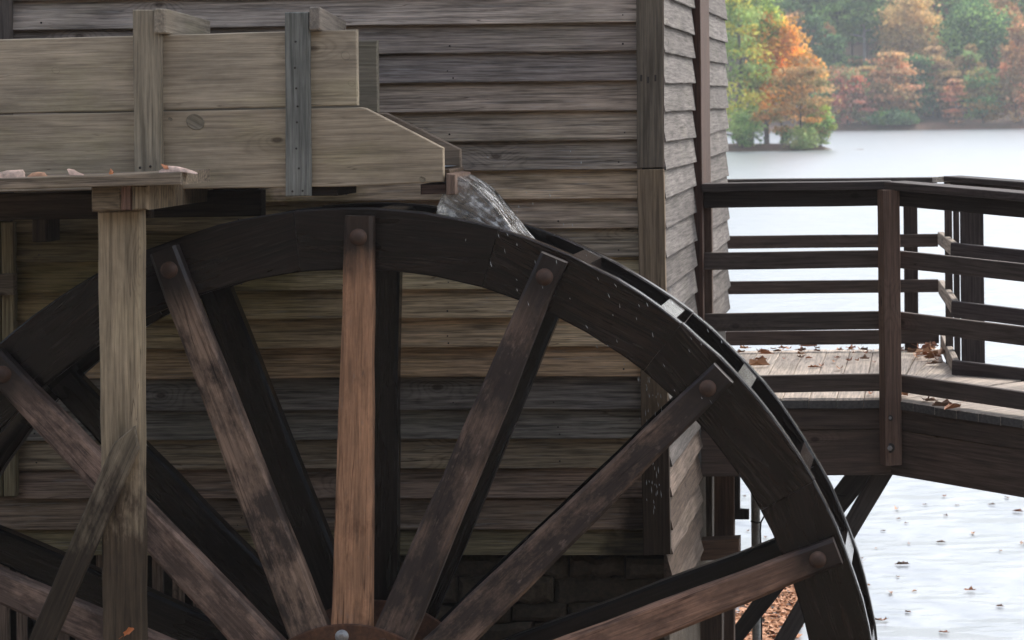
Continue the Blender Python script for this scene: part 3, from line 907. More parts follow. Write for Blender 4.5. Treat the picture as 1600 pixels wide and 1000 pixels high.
for k in range(NS):
    a = R(1.74 + {14: .5, 15: .5, 1: -.7, 2: -.55, 3: .3}.get(k, 0)) + STEP * k
    c3, dk, lb = SPK.get(k, ((100, 80, 68), 0.7, None))
    cc = col(*c3); cc = (cc[0], cc[1], cc[2], dk)
    V, Fc = spoke_mesh('spoke', 0.08, k)
    o = mesh_obj('spoke', V, Fc, 'spoke', spokeM(a, -0.078), wheel, cc)
    if lb: o['label'] = lb
    q = Vector((HC.x, HC.y, HC.z)) + Vector((math.sin(a), 0, math.cos(a))) * (781 * KS)
    lathe('bolt', [(0.036, 0.0), (0.036, -0.004), (0.031, -0.006), (0.030, -0.014), (0.022, -0.022), (0.008, -0.026)], Matrix.Translation((q.x, HC.y - 0.078, q.z)), 'rustbolt', o, 14)
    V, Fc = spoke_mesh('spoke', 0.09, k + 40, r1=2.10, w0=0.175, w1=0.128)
    mesh_obj('spoke', V, Fc, 'rim', spokeM(a, 0.458 if True else 0), wheel, col(17, 14, 13))  # back spokes: soaked wood, with their shade also put into the dark colour
# iron hub flanges, axle, bolts
for y, nm in ((0.44, 'hub_flange'), (-0.098, 'hub_flange')):
    prof = [(0.478, 0.018), (0.481, 0.012), (0.481, 0.006), (0.476, 0.0), (0.15, -0.002)]
    fl_ = lathe(nm, prof, Matrix.Translation((HC.x, HC.y + y, HC.z)), 'rust', wheel, 72, smooth=False)
lathe('axle', [(0.12, -0.25), (0.125, -0.24), (0.125, 1.2)], Matrix.Translation((HC.x, HC.y, HC.z)), 'rust', wheel, 24)
for k in range(NS):
    a = R(-2.2) + STEP * k
    q = HC + Vector((math.sin(a), 0, math.cos(a))) * (163 * KS)
    if k in (0, 4, 9):
        lathe('washer', [(0.028, 0), (0.028, -0.004)], Matrix.Translation((q.x, HC.y - 0.0985, q.z)), 'zinc', fl_, 16)
        lathe('hub_bolt', [(0.016, 0), (0.016, -0.012), (0.013, -0.014)], Matrix.Translation((q.x, HC.y - 0.1025, q.z)), 'zinc', fl_, 6, smooth=False)
    else:
        lathe('hub_bolt', [(0.020, 0), (0.020, -0.009), (0.014, -0.013)], Matrix.Translation((q.x, HC.y - 0.0985, q.z)), 'rust', fl_, 6, smooth=False)

# ------------------------------------------------------------------ tumbling water
def spill():
    top = [(706, 270), (722, 273), (740, 282), (757, 295), (772, 310), (786, 327), (800, 346), (812, 362), (826, 378)]
    bot = [(704, 302), (695, 318), (690, 334), (706, 342), (728, 347), (750, 353), (775, 360), (800, 369), (824, 380)]
    def samp(c, t):
        t *= len(c) - 1; i = min(int(t), len(c) - 2); f = t - i
        return (lerp(c[i][0], c[i + 1][0], f), lerp(c[i][1], c[i + 1][1], f))
    ns, nc, nyy = 46, 14, 14
    from mathutils import noise as N
    V = []; UV = []
    Ya, Yb = YN + 0.055, YF - 0.02
    # closed surface: across the flow the sheet is a flattened tube from top skin to underside
    ring = []
    m = 2 * (nyy + nc)
    for i in range(ns + 1):
        t = i / ns
        tx, ty = samp(top, t); bx, by = samp(bot, t)
        loop = []
        for k in range(nyy): loop.append((k / nyy, 0.0))
        for k in range(nc): loop.append((1.0, k / nc))
        for k in range(nyy): loop.append((1 - k / nyy, 1.0))
        for k in range(nc): loop.append((0.0, 1 - k / nc))
        for q, (ty_, s) in enumerate(loop):
            Y = lerp(Ya, Yb, ty_)
            sp = 0.03 * t
            Y += (ty_ - 0.5) * sp
            p = P(lerp(tx, bx, s), lerp(ty, by, s), 11.69)
            p.y = Y
            amp = (0.010 + 0.020 * s) * min(1, t * 4 + 0.15) * (1 - 0.4 * t)
            aw = Y * 22 + s * 4
            nv = N.noise_vector(Vector((t * 3.2, aw, s * 3))) + 0.5 * N.noise_vector(Vector((t * 8, aw * 2.2, s * 9 + 7)))
            nv += 0.8 * s * N.noise_vector(Vector((p.x * 20, Y * 20, p.z * 20)))
            p += nv * amp * 0.6
            V.append(p); UV.append((t * 1.0, q / m * 2))
    Fc = []
    for i in range(ns):
        for q in range(m):
            r = (q + 1) % m
            Fc.append([i * m + q, i * m + r, (i + 1) * m + r, (i + 1) * m + q])
    Fc.append(list(range(m))); Fc.append([ns * m + q for q in range(m)][::-1])
    o = mesh_obj('falling_water', V, Fc, 'spill', smooth=True)
    uvl = o.data.uv_layers.new(name='UVMap')
    for lp in o.data.loops:
        uvl.data[lp.index].uv = UV[lp.vertex_index]
    tag(o, 'clear water spilling from the trough end onto the top of the wheel', 'water')
spill()

def droplets():
    V, Fc = [], []
    def drop(px, py, Y, r, L, ang=0.25):
        c = P(px, py, Y)
        d = Vector((math.sin(ang), 0, -math.cos(ang)))
        s = Vector((d.z, 0, -d.x)); t = Vector((0, 1, 0))
        b = len(V)
        V.extend([c - d * L, c + s * r, c + t * r, c - s * r, c - t * r, c + d * L * 0.7])
        for i in range(4):
            j = (i + 1) % 4
            Fc.append([b, b + 1 + i, b + 1 + j]); Fc.append([b + 5, b + 1 + j, b + 1 + i])
    rr = random.Random(3)
    for _ in range(45):       # spray round the fall
        drop(rr.gauss(790, 55), rr.gauss(345, 45), rr.uniform(11.3, 11.9), rr.uniform(.0008, .002), rr.uniform(.003, .010), rr.uniform(-.2, .6))
    for _ in range(45):       # drips in front of the rim
        t = rr.uniform(14, 48)
        r = rr.uniform(700, 860)
        drop(550 + r * math.sin(R(t)), 1150 - r * math.cos(R(t)), rr.uniform(11.2, 11.33), rr.uniform(.0007, .0015), rr.uniform(.005, .016), rr.uniform(.1, .6))
    for _ in range(60):       # water falling off the inside of the rim by the corner board
        drop(rr.gauss(1020, 9), rr.uniform(585, 800), rr.uniform(11.5, 11.95), rr.uniform(.001, .002), rr.uniform(.006, .022), rr.uniform(-.1, .3))
    o = mesh_obj('water_droplets', V, Fc, 'drop')
    o['kind'] = 'stuff'; tag(o, 'fine spray and drips flying off the turning wheel', 'water drops')
droplets()

# ------------------------------------------------------------------ the footbridge
fb = thing('footbridge', 'brown timber footbridge with railings joining the mill above the lake', 'footbridge', P(1390, 700, 14.25))
YBF, YBB = 14.25, 16.9
kb = F / YBF
DZ = P(1390, 622, YBF).z                      # deck top
A1 = Vector((P(1392, 600, YBF).x, YBF))
dirR = Vector((0.767, -0.641)); norR = Vector((0.641, 0.767))
RAMP = -0.052
WB = 1.095
B1 = Vector((P(1466, 400, YBB).x, YBB)); B2 = A1 + Vector((0.333, 1.15))
stn = lambda: col(*random.choice(((66, 58, 54), (62, 55, 51), (70, 61, 56))))
# deck planks
def plank(q, zs, color):
    """q: four ground points (front-left, front-right, back-right, back-left)"""
    c = sum((Vector(p) for p in q), Vector((0, 0))) / 4
    ex = ((Vector(q[3]) + Vector(q[2])) / 2 - (Vector(q[0]) + Vector(q[1])) / 2).normalized()
    ey = Vector((-ex.y, ex.x))
    th = 0.045
    Mw = Matrix(((ex.x, ey.x, 0, c.x), (ex.y, ey.y, 0, c.y), (0, 0, 1, DZ), (0, 0, 0, 1)))
    b = 0.004
    loc = [((Vector(p) - c).dot(ex), (Vector(p) - c).dot(ey)) for p in q]
    V = []
    for z, s in ((-th, 0), (-b, 0), (0, b)):
        for (x, y), zz in zip(loc, zs):
            r = Vector((x, y)); rl = max(r.length, 1e-6)
            V.append((x - math.copysign(s, x), y - math.copysign(s, y) if abs(y) > s else y, z + zz))
    Fc = [[0, 1, 2, 3], [8, 9, 10, 11]]
    for k in range(2):
        for i in range(4):
            j = (i + 1) % 4
            Fc.append([k * 4 + i, k * 4 + j, k * 4 + 4 + j, k * 4 + 4 + i])
    o = mesh_obj('deck_plank', V, Fc, 'deck', Mw, fb, color)
    o.data.materials.append(M['endgrain'])          # sawn end grain, darkened further to paint in the front-face shade
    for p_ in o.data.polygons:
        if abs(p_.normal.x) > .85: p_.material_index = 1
    return o
def dk():
    e = random.randint(-5, 5)
    return col(153 + e, 142 + e, 131 + e)
x = XS + 0.004; nP = 7
wP = (A1.x - x) / nP
FRO = 0.045        # planks overhang the fascia a little
for i in range(nP):
    xa, xb = x + wP * i + .0015, x + wP * (i + 1) - .0015
    jz = random.uniform(-.003, .003)
    plank([(xa, YBF - FRO), (xb, YBF - FRO), (xb, YBB + 0.12), (xa, YBB + 0.12)], [jz] * 4, dk())
fan = [Vector((A1.x, YBB + 0.12)), Vector((lerp(A1.x, B1.x, .55), YBB + 0.12)), Vector((B1.x, YBB + .12)), Vector((B1.x + .02, 16.2)), B2 + norR * 0.05, A1 + norR * (WB + .05)]
tipL = A1 + Vector((0, -FRO))
for i in range(len(fan) - 1):
    f0 = tipL + (fan[i] - tipL) * 0.0 + Vector((0.012 * i, 0)); f1 = tipL + Vector((0.012 * (i + 1) - .004, 0))
    e = (fan[i + 1] - fan[i]).normalized() * .004
    plank([tuple(f0), tuple(f1), tuple(fan[i + 1] - e), tuple(fan[i] + e)], [0, 0, 0, 0], dk())
t = 0.045
LR = 3.4
while t < LR:
    t2 = t + 0.142
    q0 = A1 + dirR * (t + .0015) - norR * FRO; q1 = A1 + dirR * (t2 - .0015) - norR * FRO
    q2 = q1 + norR * (WB + FRO + .05); q3 = q0 + norR * (WB + FRO + .05)
    z0, z1 = RAMP * t, RAMP * t2
    jz = random.uniform(-.003, .003)
    plank([tuple(q0), tuple(q1), tuple(q2), tuple(q3)], [z0 + jz, z1 + jz, z1 + jz, z0 + jz], dk())
    t = t2
def P3(v, z): return Vector((v.x, v.y, z))
A0 = Vector((XS + 0.01, YBF)); A2 = A1 + dirR * LR
zr = lambda t: RAMP * t
# fascia and beams
for (zt, zb, off, cc) in ((-.047, -.155, 0.0, (62, 52, 46)), (-.158, -.395, 0.012, (72, 60, 53))):
    h = zt - zb
    beam('fascia_board' if off == 0 else 'beam', P3(A0, DZ + (zt + zb) / 2) + Vector((0, off, 0)), P3(A1, DZ + (zt + zb) / 2) + Vector((0, off, 0)), 0.05, h, 'stain', fb, col(*cc))
    o2 = norR * off
    beam('fascia_board' if off == 0 else 'beam', P3(A1 + o2, DZ + (zt + zb) / 2 + .001), P3(A2 + o2, DZ + (zt + zb) / 2 + zr(LR)), 0.048, h, 'stain', fb, col(*cc))
beam('beam', P3(Vector((XS + .01, YBB)), DZ - .22), P3(B1, DZ - .22), 0.05, 0.33, 'stain', fb, col(52, 44, 39))
beam('beam', P3(B2, DZ - .20), P3(B2 + dirR * LR, DZ - .20 + zr(LR)), 0.05, 0.30, 'stain', fb, col(52, 44, 39))
beam('beam', P3(B1, DZ - .22), P3(B2, DZ - .22), 0.05, 0.32, 'stain', fb, col(52, 44, 39))
for yj in (14.9, 15.6, 16.3):
    beam('joist', (XS + .02, yj, DZ - .14), (B1.x - .02, yj, DZ - .14), .045, .18, 'stain', fb, col(46, 39, 35))
# front railing
ZT = lambda py: P(1390, py, YBF).z
def rail(name, y0, y1, w, offn, cL=None, cR=None, back=False):
    z = (ZT(y0) + ZT(y1)) / 2; h = ZT(y0) - ZT(y1)
    a0 = A0 + Vector((0.02, offn)); a1 = A1 + Vector((0.012, offn)); b0 = A1 + norR * offn + dirR * 0.02; b1 = A2 + norR * offn
    beam(name, P3(a0, z - 0.004), P3(a1, z), w, h, 'stain', fb, cL or stn())
    beam(name, P3(b0, z - .002), P3(b1, z + zr(LR)), w, h, 'stain', fb, cR or stn())
rail('handrail', 282.5, 295, 0.17, 0.02, col(56, 50, 49), col(58, 51, 49))
rail('top_board', 295.8, 321.5, 0.036, 0.045, col(44, 38, 37), col(46, 40, 38))
rail('rail', 391.5, 418.5, 0.038, 0.05)
rail('rail', 487, 515, 0.038, 0.05)
rail('rail', 585, 612, 0.038, 0.05)
# front post at the bend, turned half way
def vpost(px, pyt, pyb, Y, wdt, rot, cc, dpt=None):
    pt = P(px, pyt, Y); pb = P(px, pyb, Y); pb.x = pt.x
    up = (math.sin(rot), math.cos(rot), 0)
    return beam('post', pb, pt, wdt, dpt or wdt, 'stain', fb, cc, up=up)
fpost = vpost(1388, 296, 726, 14.18, 0.092, R(-20), col(86, 69, 60))
for (bx, by, r_) in ((1391, 653, .010), (1390.5, 700, .017)):
    p = P(bx, by, 14.13)
    lathe('washer', [(r_ * 1.5, 0.015), (r_ * 1.5, 0.0), (r_ * 1.4, -0.003)] , Matrix.Translation(p), 'blackiron', fpost, 14)
    lathe('bolt', [(r_ * .8, 0), (r_ * .8, -0.010), (r_ * .6, -0.013)], Matrix.Translation((p.x, p.y - .003, p.z)), 'zinc', fpost, 6, smooth=False)
# end post against the mill wall, railing ends on it
p = P(1096, 470, YBF)
beam('post', (XS + 0.045, YBF + .10, DZ - .39), (XS + 0.045, YBF + .10, ZT(297)), 0.05, 0.08, 'stain', fb, col(70, 56, 48), up=(0, 1, 0))
# back railing along the platform
XB0 = XS - 0.05
def brail(name, y0, y1, w, Y=YBB, cc=None, x1=None):
    za, zb = P(1300, y0, Y).z, P(1300, y1, Y).z
    beam(name, (XB0, Y, (za + zb) / 2), (x1 or B1.x, Y, (za + zb) / 2), w, za - zb, 'stain', fb, cc or col(62, 53, 49))
brail('handrail', 278.5, 287, 0.15, cc=col(58, 54, 52))
brail('top_board', 288, 312, 0.035)
brail('rail', 367, 387, 0.038)
brail('rail', 438, 458, 0.038)
brail('rail', 516, 538, 0.038)
def jog(name, x0, y0, x1, y1, h0, h1, w, cc):
    a = P(x0, y0, YBB - .02); b = P(x1, y1, 15.45)
    a2 = P(x0, y0 + h0, YBB - .02); b2 = P(x1, y1 + h1, 15.45)
    hh = ((a.z - a2.z) + (b.z - b2.z)) / 2
    beam(name, (a + a2) / 2, (b + b2) / 2, w, hh, 'post', fb, cc)
pc = (128, 118, 108)  # short jog rails and cap coloured paler to carry the light on them
jog('handrail', 1474, 276.5, 1492, 275, 8, 9, 0.14, col(150, 142, 132))
jog('top_board', 1474, 287, 1490, 286, 22, 25, 0.035, col(*pc))
jog('rail', 1470, 362, 1492, 379, 20, 22, 0.038, col(*pc))
jog('rail', 1471, 438, 1493, 469, 21, 25, 0.038, col(*pc))
jog('rail', 1474, 523, 1494, 562, 22, 28, 0.038, col(*pc))
# back railing of the ramp: from the jog to beyond the picture
Bs = P(1488, 400, 15.42); Bs = Vector((Bs.x, Bs.y)); 
def rrail(name, y0, y1, ye0, ye1, w, cc):
    a0, a1 = P(1488, y0, 15.42), P(1488, y1, 15.42)
    e = Bs + dirR * LR
    t = 0.5
    m = Bs + dirR * t
    k = F / m.y; xe = PX + m.x * k
    s = (ye0 - y0) / (1600 - 1488.0); s1 = (ye1 - y1) / (1600 - 1488.0)
    m0, m1 = P(xe, y0 + s * (xe - 1488), m.y), P(xe, y1 + s1 * (xe - 1488), m.y)
    sl = ((m0.z + m1.z) - (a0.z + a1.z)) / 2 / t
    z = (a0.z + a1.z) / 2
    beam(name, P3(Bs, z), P3(e, z + sl * LR), w, (a0.z - a1.z), 'stain', fb, cc)
rrail('handrail', 274.5, 283, 283, 292, 0.15, col(56, 52, 51))
rrail('top_board', 284, 308, 292.5, 318, 0.035, col(50, 45, 44))
rrail('rail', 379, 400, 391, 412, 0.038, col(52, 48, 50))
rrail('rail', 470, 495, 484, 509, 0.038, col(52, 48, 50))
rrail('rail', 562.5, 589, 577, 602, 0.038, col(54, 49, 50))
def bpost(x0, x1, y0, y1, Y, cc, d=0.09):
    c0 = P((x0 + x1) / 2, y0, Y + d / 2); c1 = P((x0 + x1) / 2, y1, Y + d / 2); c1.x = c0.x
    beam('post', c1, c0, (x1 - x0) * Y / F, d, 'stain', fb, cc, up=(0, 1, 0))
bpost(1411, 1433, 290, 560, YBB + .03, col(54, 46, 43))
bpost(1475, 1487, 284, 640, 16.2, col(58, 51, 48))
bpost(1488.5, 1498, 284, 640, 15.95, col(54, 48, 46))
bpost(1499.5, 1536, 286, 640, 15.50, col(56, 50, 49), 0.12)
for tt in (1.5, 3.0):
    a = A1 + dirR * tt - norR * .07
    beam('post', P3(a, DZ - .35 + zr(tt)), P3(a, ZT(297) + zr(tt)), .09, .09, 'stain', fb, col(84, 68, 60), up=(dirR.x, dirR.y, 0))
    a = Bs + dirR * tt + norR * .07
    beam('post', P3(a, DZ - .35 + zr(tt)), P3(a, ZT(297) - .03 + zr(tt)), .09, .09, 'stain', fb, col(54, 48, 46), up=(dirR.x, dirR.y, 0))
# supports below
slab('brace', [(1364, 737), (1399, 735), (1240, 1002), (1196, 1075), (1166, 1075)], 14.40, 0.07, 'stain', fb, col(56, 51, 49))
slab('brace', [(1324, 738), (1364, 738), (1348, 765), (1160, 1002), (1060, 1125), (1040, 1125), (1131, 1002), (1304, 765)], 14.95, 0.07, 'stain', fb, col(42, 38, 36))
slab('pier_post', [(1116, 728), (1147, 728), (1147, 1240), (1116, 1240)], 14.7, 0.10, 'stain', fb, col(72, 55, 45))
slab('pier_post', [(1090, 728), (1113, 728), (1113, 846), (1090, 846)], 14.9, 0.10, 'stain', fb, col(64, 55, 46))
slab('pier_post', [(1066, 905), (1128, 905), (1128, 1240), (1066, 1240)], 14.45, 0.16, 'stain', fb, col(56, 44, 36))
slab('sill', [(1078, 846), (1155, 842), (1155, 872), (1078, 878)], 14.5, 0.14, 'stain', fb, col(80, 62, 50))
slab('bracket', [(1147, 728), (1156, 728), (1156, 796), (1170, 797), (1170, 812), (1147, 812)], 14.75, 0.05, 'dark', fb, col(36, 33, 32))
slab('stone_pad', [(1030, 958), (1066, 950), (1064, 1040), (1034, 1040)], 14.3, 0.3, 'stone', fb, (2.2, 2.1, 1.9, 1), bev=0.02)
slab('rope_bar', [(1296, 770), (1322, 774), (1322, 777), (1296, 773)], 14.42, 0.01, 'dark', fb, col(36, 33, 32), bev=0.001, amp=0)

pp = thing('standpipe', 'grey upright pipe standing in the lake under the footbridge', 'pipe', P(1180, 980, 15.2))
ptop, pbot = P(1180, 742, 15.2), P(1180, 1200, 15.2); pbot.x = ptop.x
tube('pipe', [pbot, (ptop + pbot) / 2, ptop], 0.025, 'pipe', pp, 14)
tube('cable', [P(1173, 814, 15.15), P(1182, 817, 15.15), P(1189, 816, 15.15), P(1195, 805, 15.15), P(1206, 797, 15.15), P(1222, 790, 15.15)], 0.005, 'rubber', pp, 8)
tube('cable', [P(1189, 815, 15.15), P(1188, 830, 15.15), P(1189, 860, 15.15), P(1190, 1000, 15.15)], 0.005, 'rubber', pp, 8)

# ------------------------------------------------------------------ fallen leaves
def leaf_meshes():
    out = []
    for s in range(5):
        rr = random.Random(40 + s)
        n = 11
        V = [(0, 0, 0.0)]
        curl = rr.uniform(.5, 1.1)
        for i in range(n):
            a = 2 * math.pi * i / n
            r = (1.0 if i % 2 == 0 else 0.70) * rr.uniform(0.8, 1.1)
            x, y = r * math.cos(a), r * math.sin(a) * 0.62
            V.append((x * .5, y * .5 * (1 - .25 * curl), 0.04 + curl * (y * .9) ** 2 + rr.uniform(0, .10)))
        V[0] = (0, 0, 0.05)
        Fc = [[0, 1 + i, 1 + (i + 1) % n] for i in range(n)]
        b = len(V)
        V += [(-.45, -.012, .18), (-.45, .012, .18), (-.85, .02, .3), (-.85, -.0, .3)]   # stalk
        Fc.append([b, b + 1, b + 2, b + 3])
        me = bpy.data.meshes.new('leaf'); me.from_pydata(V, [], Fc); me.materials.append(M['leaf'])
        out.append(me)
    return out
LEAF = leaf_meshes()
def leaf(name, loc, size, color, label, group, tilt=0.25, flat=1.0):
    o = bpy.data.objects.new(name, random.choice(LEAF))
    o.color = color
    Mw = Matrix.Translation(loc) @ Matrix.Rotation(random.uniform(0, 6.28), 4, 'Z') @ Matrix.Rotation(random.uniform(-tilt, tilt), 4, 'X') @ Matrix.Diagonal((size, size, size * flat, 1))
    put(o, Mw)
    return tag(o, label, 'leaf', group)
ORANGE = [(0.36, 0.14, 0.055), (0.29, 0.11, 0.05), (0.24, 0.13, 0.075), (0.40, 0.20, 0.09), (0.19, 0.10, 0.06)]
def oc(): return random.choice(ORANGE) + (1,)
# on the lake
def wp(px, py):
    v = (px - PX) * _sr + (py - PY) * _cr
    Y = F * (CAMZ - 0.004) / v
    return P(px, py, Y)
FL = [(1401, 796, 1), (1475, 776, .8), (1550, 789, .7), (1590, 800, 1), (1470, 848, .8), (1520, 834, .9), (1410, 883, 1.2), (1343, 882, 1.1), (1446, 789, .6),
      (1420, 850, .6), (1391, 927, .9), (1516, 923, .9), (1475, 989, .8), (1370, 970, .9), (1382, 970, .9), (1419, 957, .6), (1562, 948, .6), (1597, 850, .8), (1563, 861, .5),
      (1478, 806, .5), (1404, 811, .5), (1416, 818, .5), (1346, 873, .6), (1369, 857, .4), (1403, 902, .5), (1429, 924, .5), (1355, 915, .6), (1206, 824, .8), (1163, 776, .5), (1196, 840, .7), (1168, 830, .6),
      (1380, 830, .5), (1495, 790, .5), (1573, 778, .8)]
for x, y, s in FL:
    p = wp(x, y)
    leaf('floating_leaf', p, 0.115 * s, oc(), 'curled brown fallen leaf floating on the pale lake water', 'leaves floating on the lake', flat=0.8)
# drift of leaves against the pier: a raft nobody could count
V, Fc = [], []
rr = random.Random(5)
for _ in range(1300):
    x = rr.uniform(1128, 1250); y = rr.uniform(905, 1010)
    edge = (y - 905) / 100
    if rr.random() < abs(x - (1232 - edge * 60)) / 120: continue
    p = wp(x, y); s = rr.uniform(0.05, 0.10); a = rr.uniform(0, 6.28)
    b = len(V)
    for k in range(6):
        q = a + k * math.pi / 3
        V.append((p.x + s * .5 * math.cos(q) * (1 if k % 2 else .6), p.y + s * .5 * math.sin(q) * (1 if k % 2 else .6), .004 + rr.uniform(0, .03)))
    Fc.append([b, b + 1, b + 2, b + 3]); Fc.append([b, b + 3, b + 4, b + 5])
o = mesh_obj('leaf_drift', V, Fc, 'leaf', None, None, (0.46, 0.20, 0.08, 1)); o['kind'] = 'stuff'
tag(o, 'orange drift of fallen leaves gathered on the water below the footbridge brace', 'leaf drift')
# on the deck
def dp(px, py):
    v = (px - PX) * _sr + (py - PY) * _cr
    Y = F * (CAMZ - DZ - .004) / v
    return P(px, py, Y)
for x, y, s in [(1185, 573, 1.6), (1156, 552, .9), (1208, 546, .6), (1232, 546, .8), (1262, 543, 1.3), (1250, 560, .9), (1285, 573, 1), (1272, 575, .8), (1312, 578, 1), (1346, 547, 1),
                (1352, 553, .8), (1308, 561, .6), (1362, 550, .7), (1277, 545, .7), (1330, 545, .8), (1223, 545, .8)]:
    leaf('deck_leaf', dp(x, y), 0.10 * s, oc(), 'brown curled leaf lying on the pale platform boards beside the mill', 'leaves on the platform boards')
for x, y, s in [(1412, 618, 1), (1362, 617, .9), (1448, 623, .9), (1475, 632, 1.5), (1489, 634, 1.3), (1455, 624, .8)]:
    p = dp(x, y); p.z = DZ + RAMP * max(0, (x - 1392) * p.y / F / .767) + .006
    leaf('deck_leaf', p, 0.10 * s, oc(), 'reddish leaf lying at the front edge of the footbridge boards', 'leaves at the deck edge')
for k in range(26):
    x, y = random.gauss(1448, 16), random.gauss(553, 9)
    if x > 1476: continue
    p = dp(x, y + 4); p.z += random.uniform(0, .03)
    leaf('deck_leaf', p, random.uniform(.08, .14), oc(), 'dry brown leaf in the heap in the back corner of the platform', 'leaf heap in the platform corner', tilt=0.6)
for k in range(34):
    x, y = random.uniform(1150, 1440), 545 + abs(random.gauss(0, 14))
    if y > 578: continue
    leaf('deck_leaf', dp(x, y), 0.10 * random.uniform(.5, 1.0), oc(), 'brown curled leaf lying on the pale platform boards beside the mill', 'leaves on the platform boards')
# on the catwalk plank
lab = ['large pale curled leaf at the far end of the catwalk plank', 'small tan leaf beside the large pale one on the catwalk plank', 'pale rolled leaf alone on the catwalk plank before the post',
       'tiny orange leaf tip standing on the catwalk plank', 'long pinkish curled leaf on the catwalk plank end by the upright', 'dark orange leaf tucked behind the long curled leaf']
def scrap(rows, cc, label):
    """dry curled leaf: a ridge folded between its near and far edge"""
    V, Fc = [], []
    rr = random.Random(len(label))
    for (x, yt, yb) in rows:
        y0 = 10.915
        h = (yb - yt)
        V.append(P(x + 1, yb + 1.0, y0)); V.append(P(x + rr.uniform(-1, 1), yt + h * .35, y0 + .006)); V.append(P(x, yt, y0 + .022))
        V.append(P(x + rr.uniform(-1, 2), yt + h * .25, y0 + .05)); V.append(P(x + 2, yb - .5, y0 + .075))
    for i in range(len(rows) - 1):
        for k in range(4):
            Fc.append([i * 5 + k, i * 5 + k + 1, i * 5 + 6 + k, i * 5 + 5 + k])
    o = mesh_obj('plank_leaf', V, Fc, 'leaf', None, None, cc + (1,), True)
    tag(o, label, 'leaf')
SC_ = [([(-4, 270, 278), (12, 266, 278), (24, 265.5, 277), (36, 265, 276.5), (38.5, 271, 276)], (.58, .42, .33)),
       ([(43, 275, 277), (50, 270, 276.5), (60, 268.5, 276), (70, 269.5, 275.5), (73, 274, 275)], (.48, .26, .15)),
       ([(105, 264, 266), (108, 263.5, 273), (116, 265, 273), (122, 269, 273), (130, 272, 273)], (.55, .38, .30)),
       ([(170, 270, 272), (173, 263, 271.5), (176, 269, 271)], (.45, .16, .05)),
       ([(248, 267, 269), (262, 259, 268), (276, 259.5, 267), (290, 263, 268.5), (302, 267, 270.5), (308, 270, 271)], (.60, .43, .35)),
       ([(252, 256, 258), (256, 257, 263), (263, 259.5, 263)], (.36, .13, .05))]
for (rows, cc), lb in zip(SC_, lab): scrap(rows, cc, lb)
o = leaf('stuck_leaf', P(201, 987, 11.038), .055, (.55, .17, .05, 1), 'small bright orange leaf stuck to the wet lower part of the flume post', None)
o.matrix_basis = Matrix.Translation(P(201, 987, 11.04)) @ Matrix.Rotation(R(75), 4, 'X') @ Matrix.Rotation(.7, 4, 'Z') @ Matrix.Diagonal((.055, .055, .03, 1))

# ------------------------------------------------------------------ trees
def tint_mesh(name, co, faces_n, colors):
    """quads from an (n*4,3) array with one colour per quad"""
    me = bpy.data.meshes.new(name)
    n = faces_n
    me.vertices.add(n * 4); me.vertices.foreach_set('co', co.astype(np.float32).ravel())
    me.loops.add(n * 4); me.loops.foreach_set('vertex_index', np.arange(n * 4, dtype=np.int32))
    me.polygons.add(n); me.polygons.foreach_set('loop_start', np.arange(n, dtype=np.int32) * 4)
    me.polygons.foreach_set('loop_total', np.full(n, 4, dtype=np.int32))
    at = me.attributes.new('tint', 'FLOAT_COLOR', 'FACE')
    at.data.foreach_set('color', np.concatenate([colors, np.ones((n, 1))], 1).astype(np.float32).ravel())
    me.update(); me.validate()
    me.materials.append(M['foliage'])
    return me

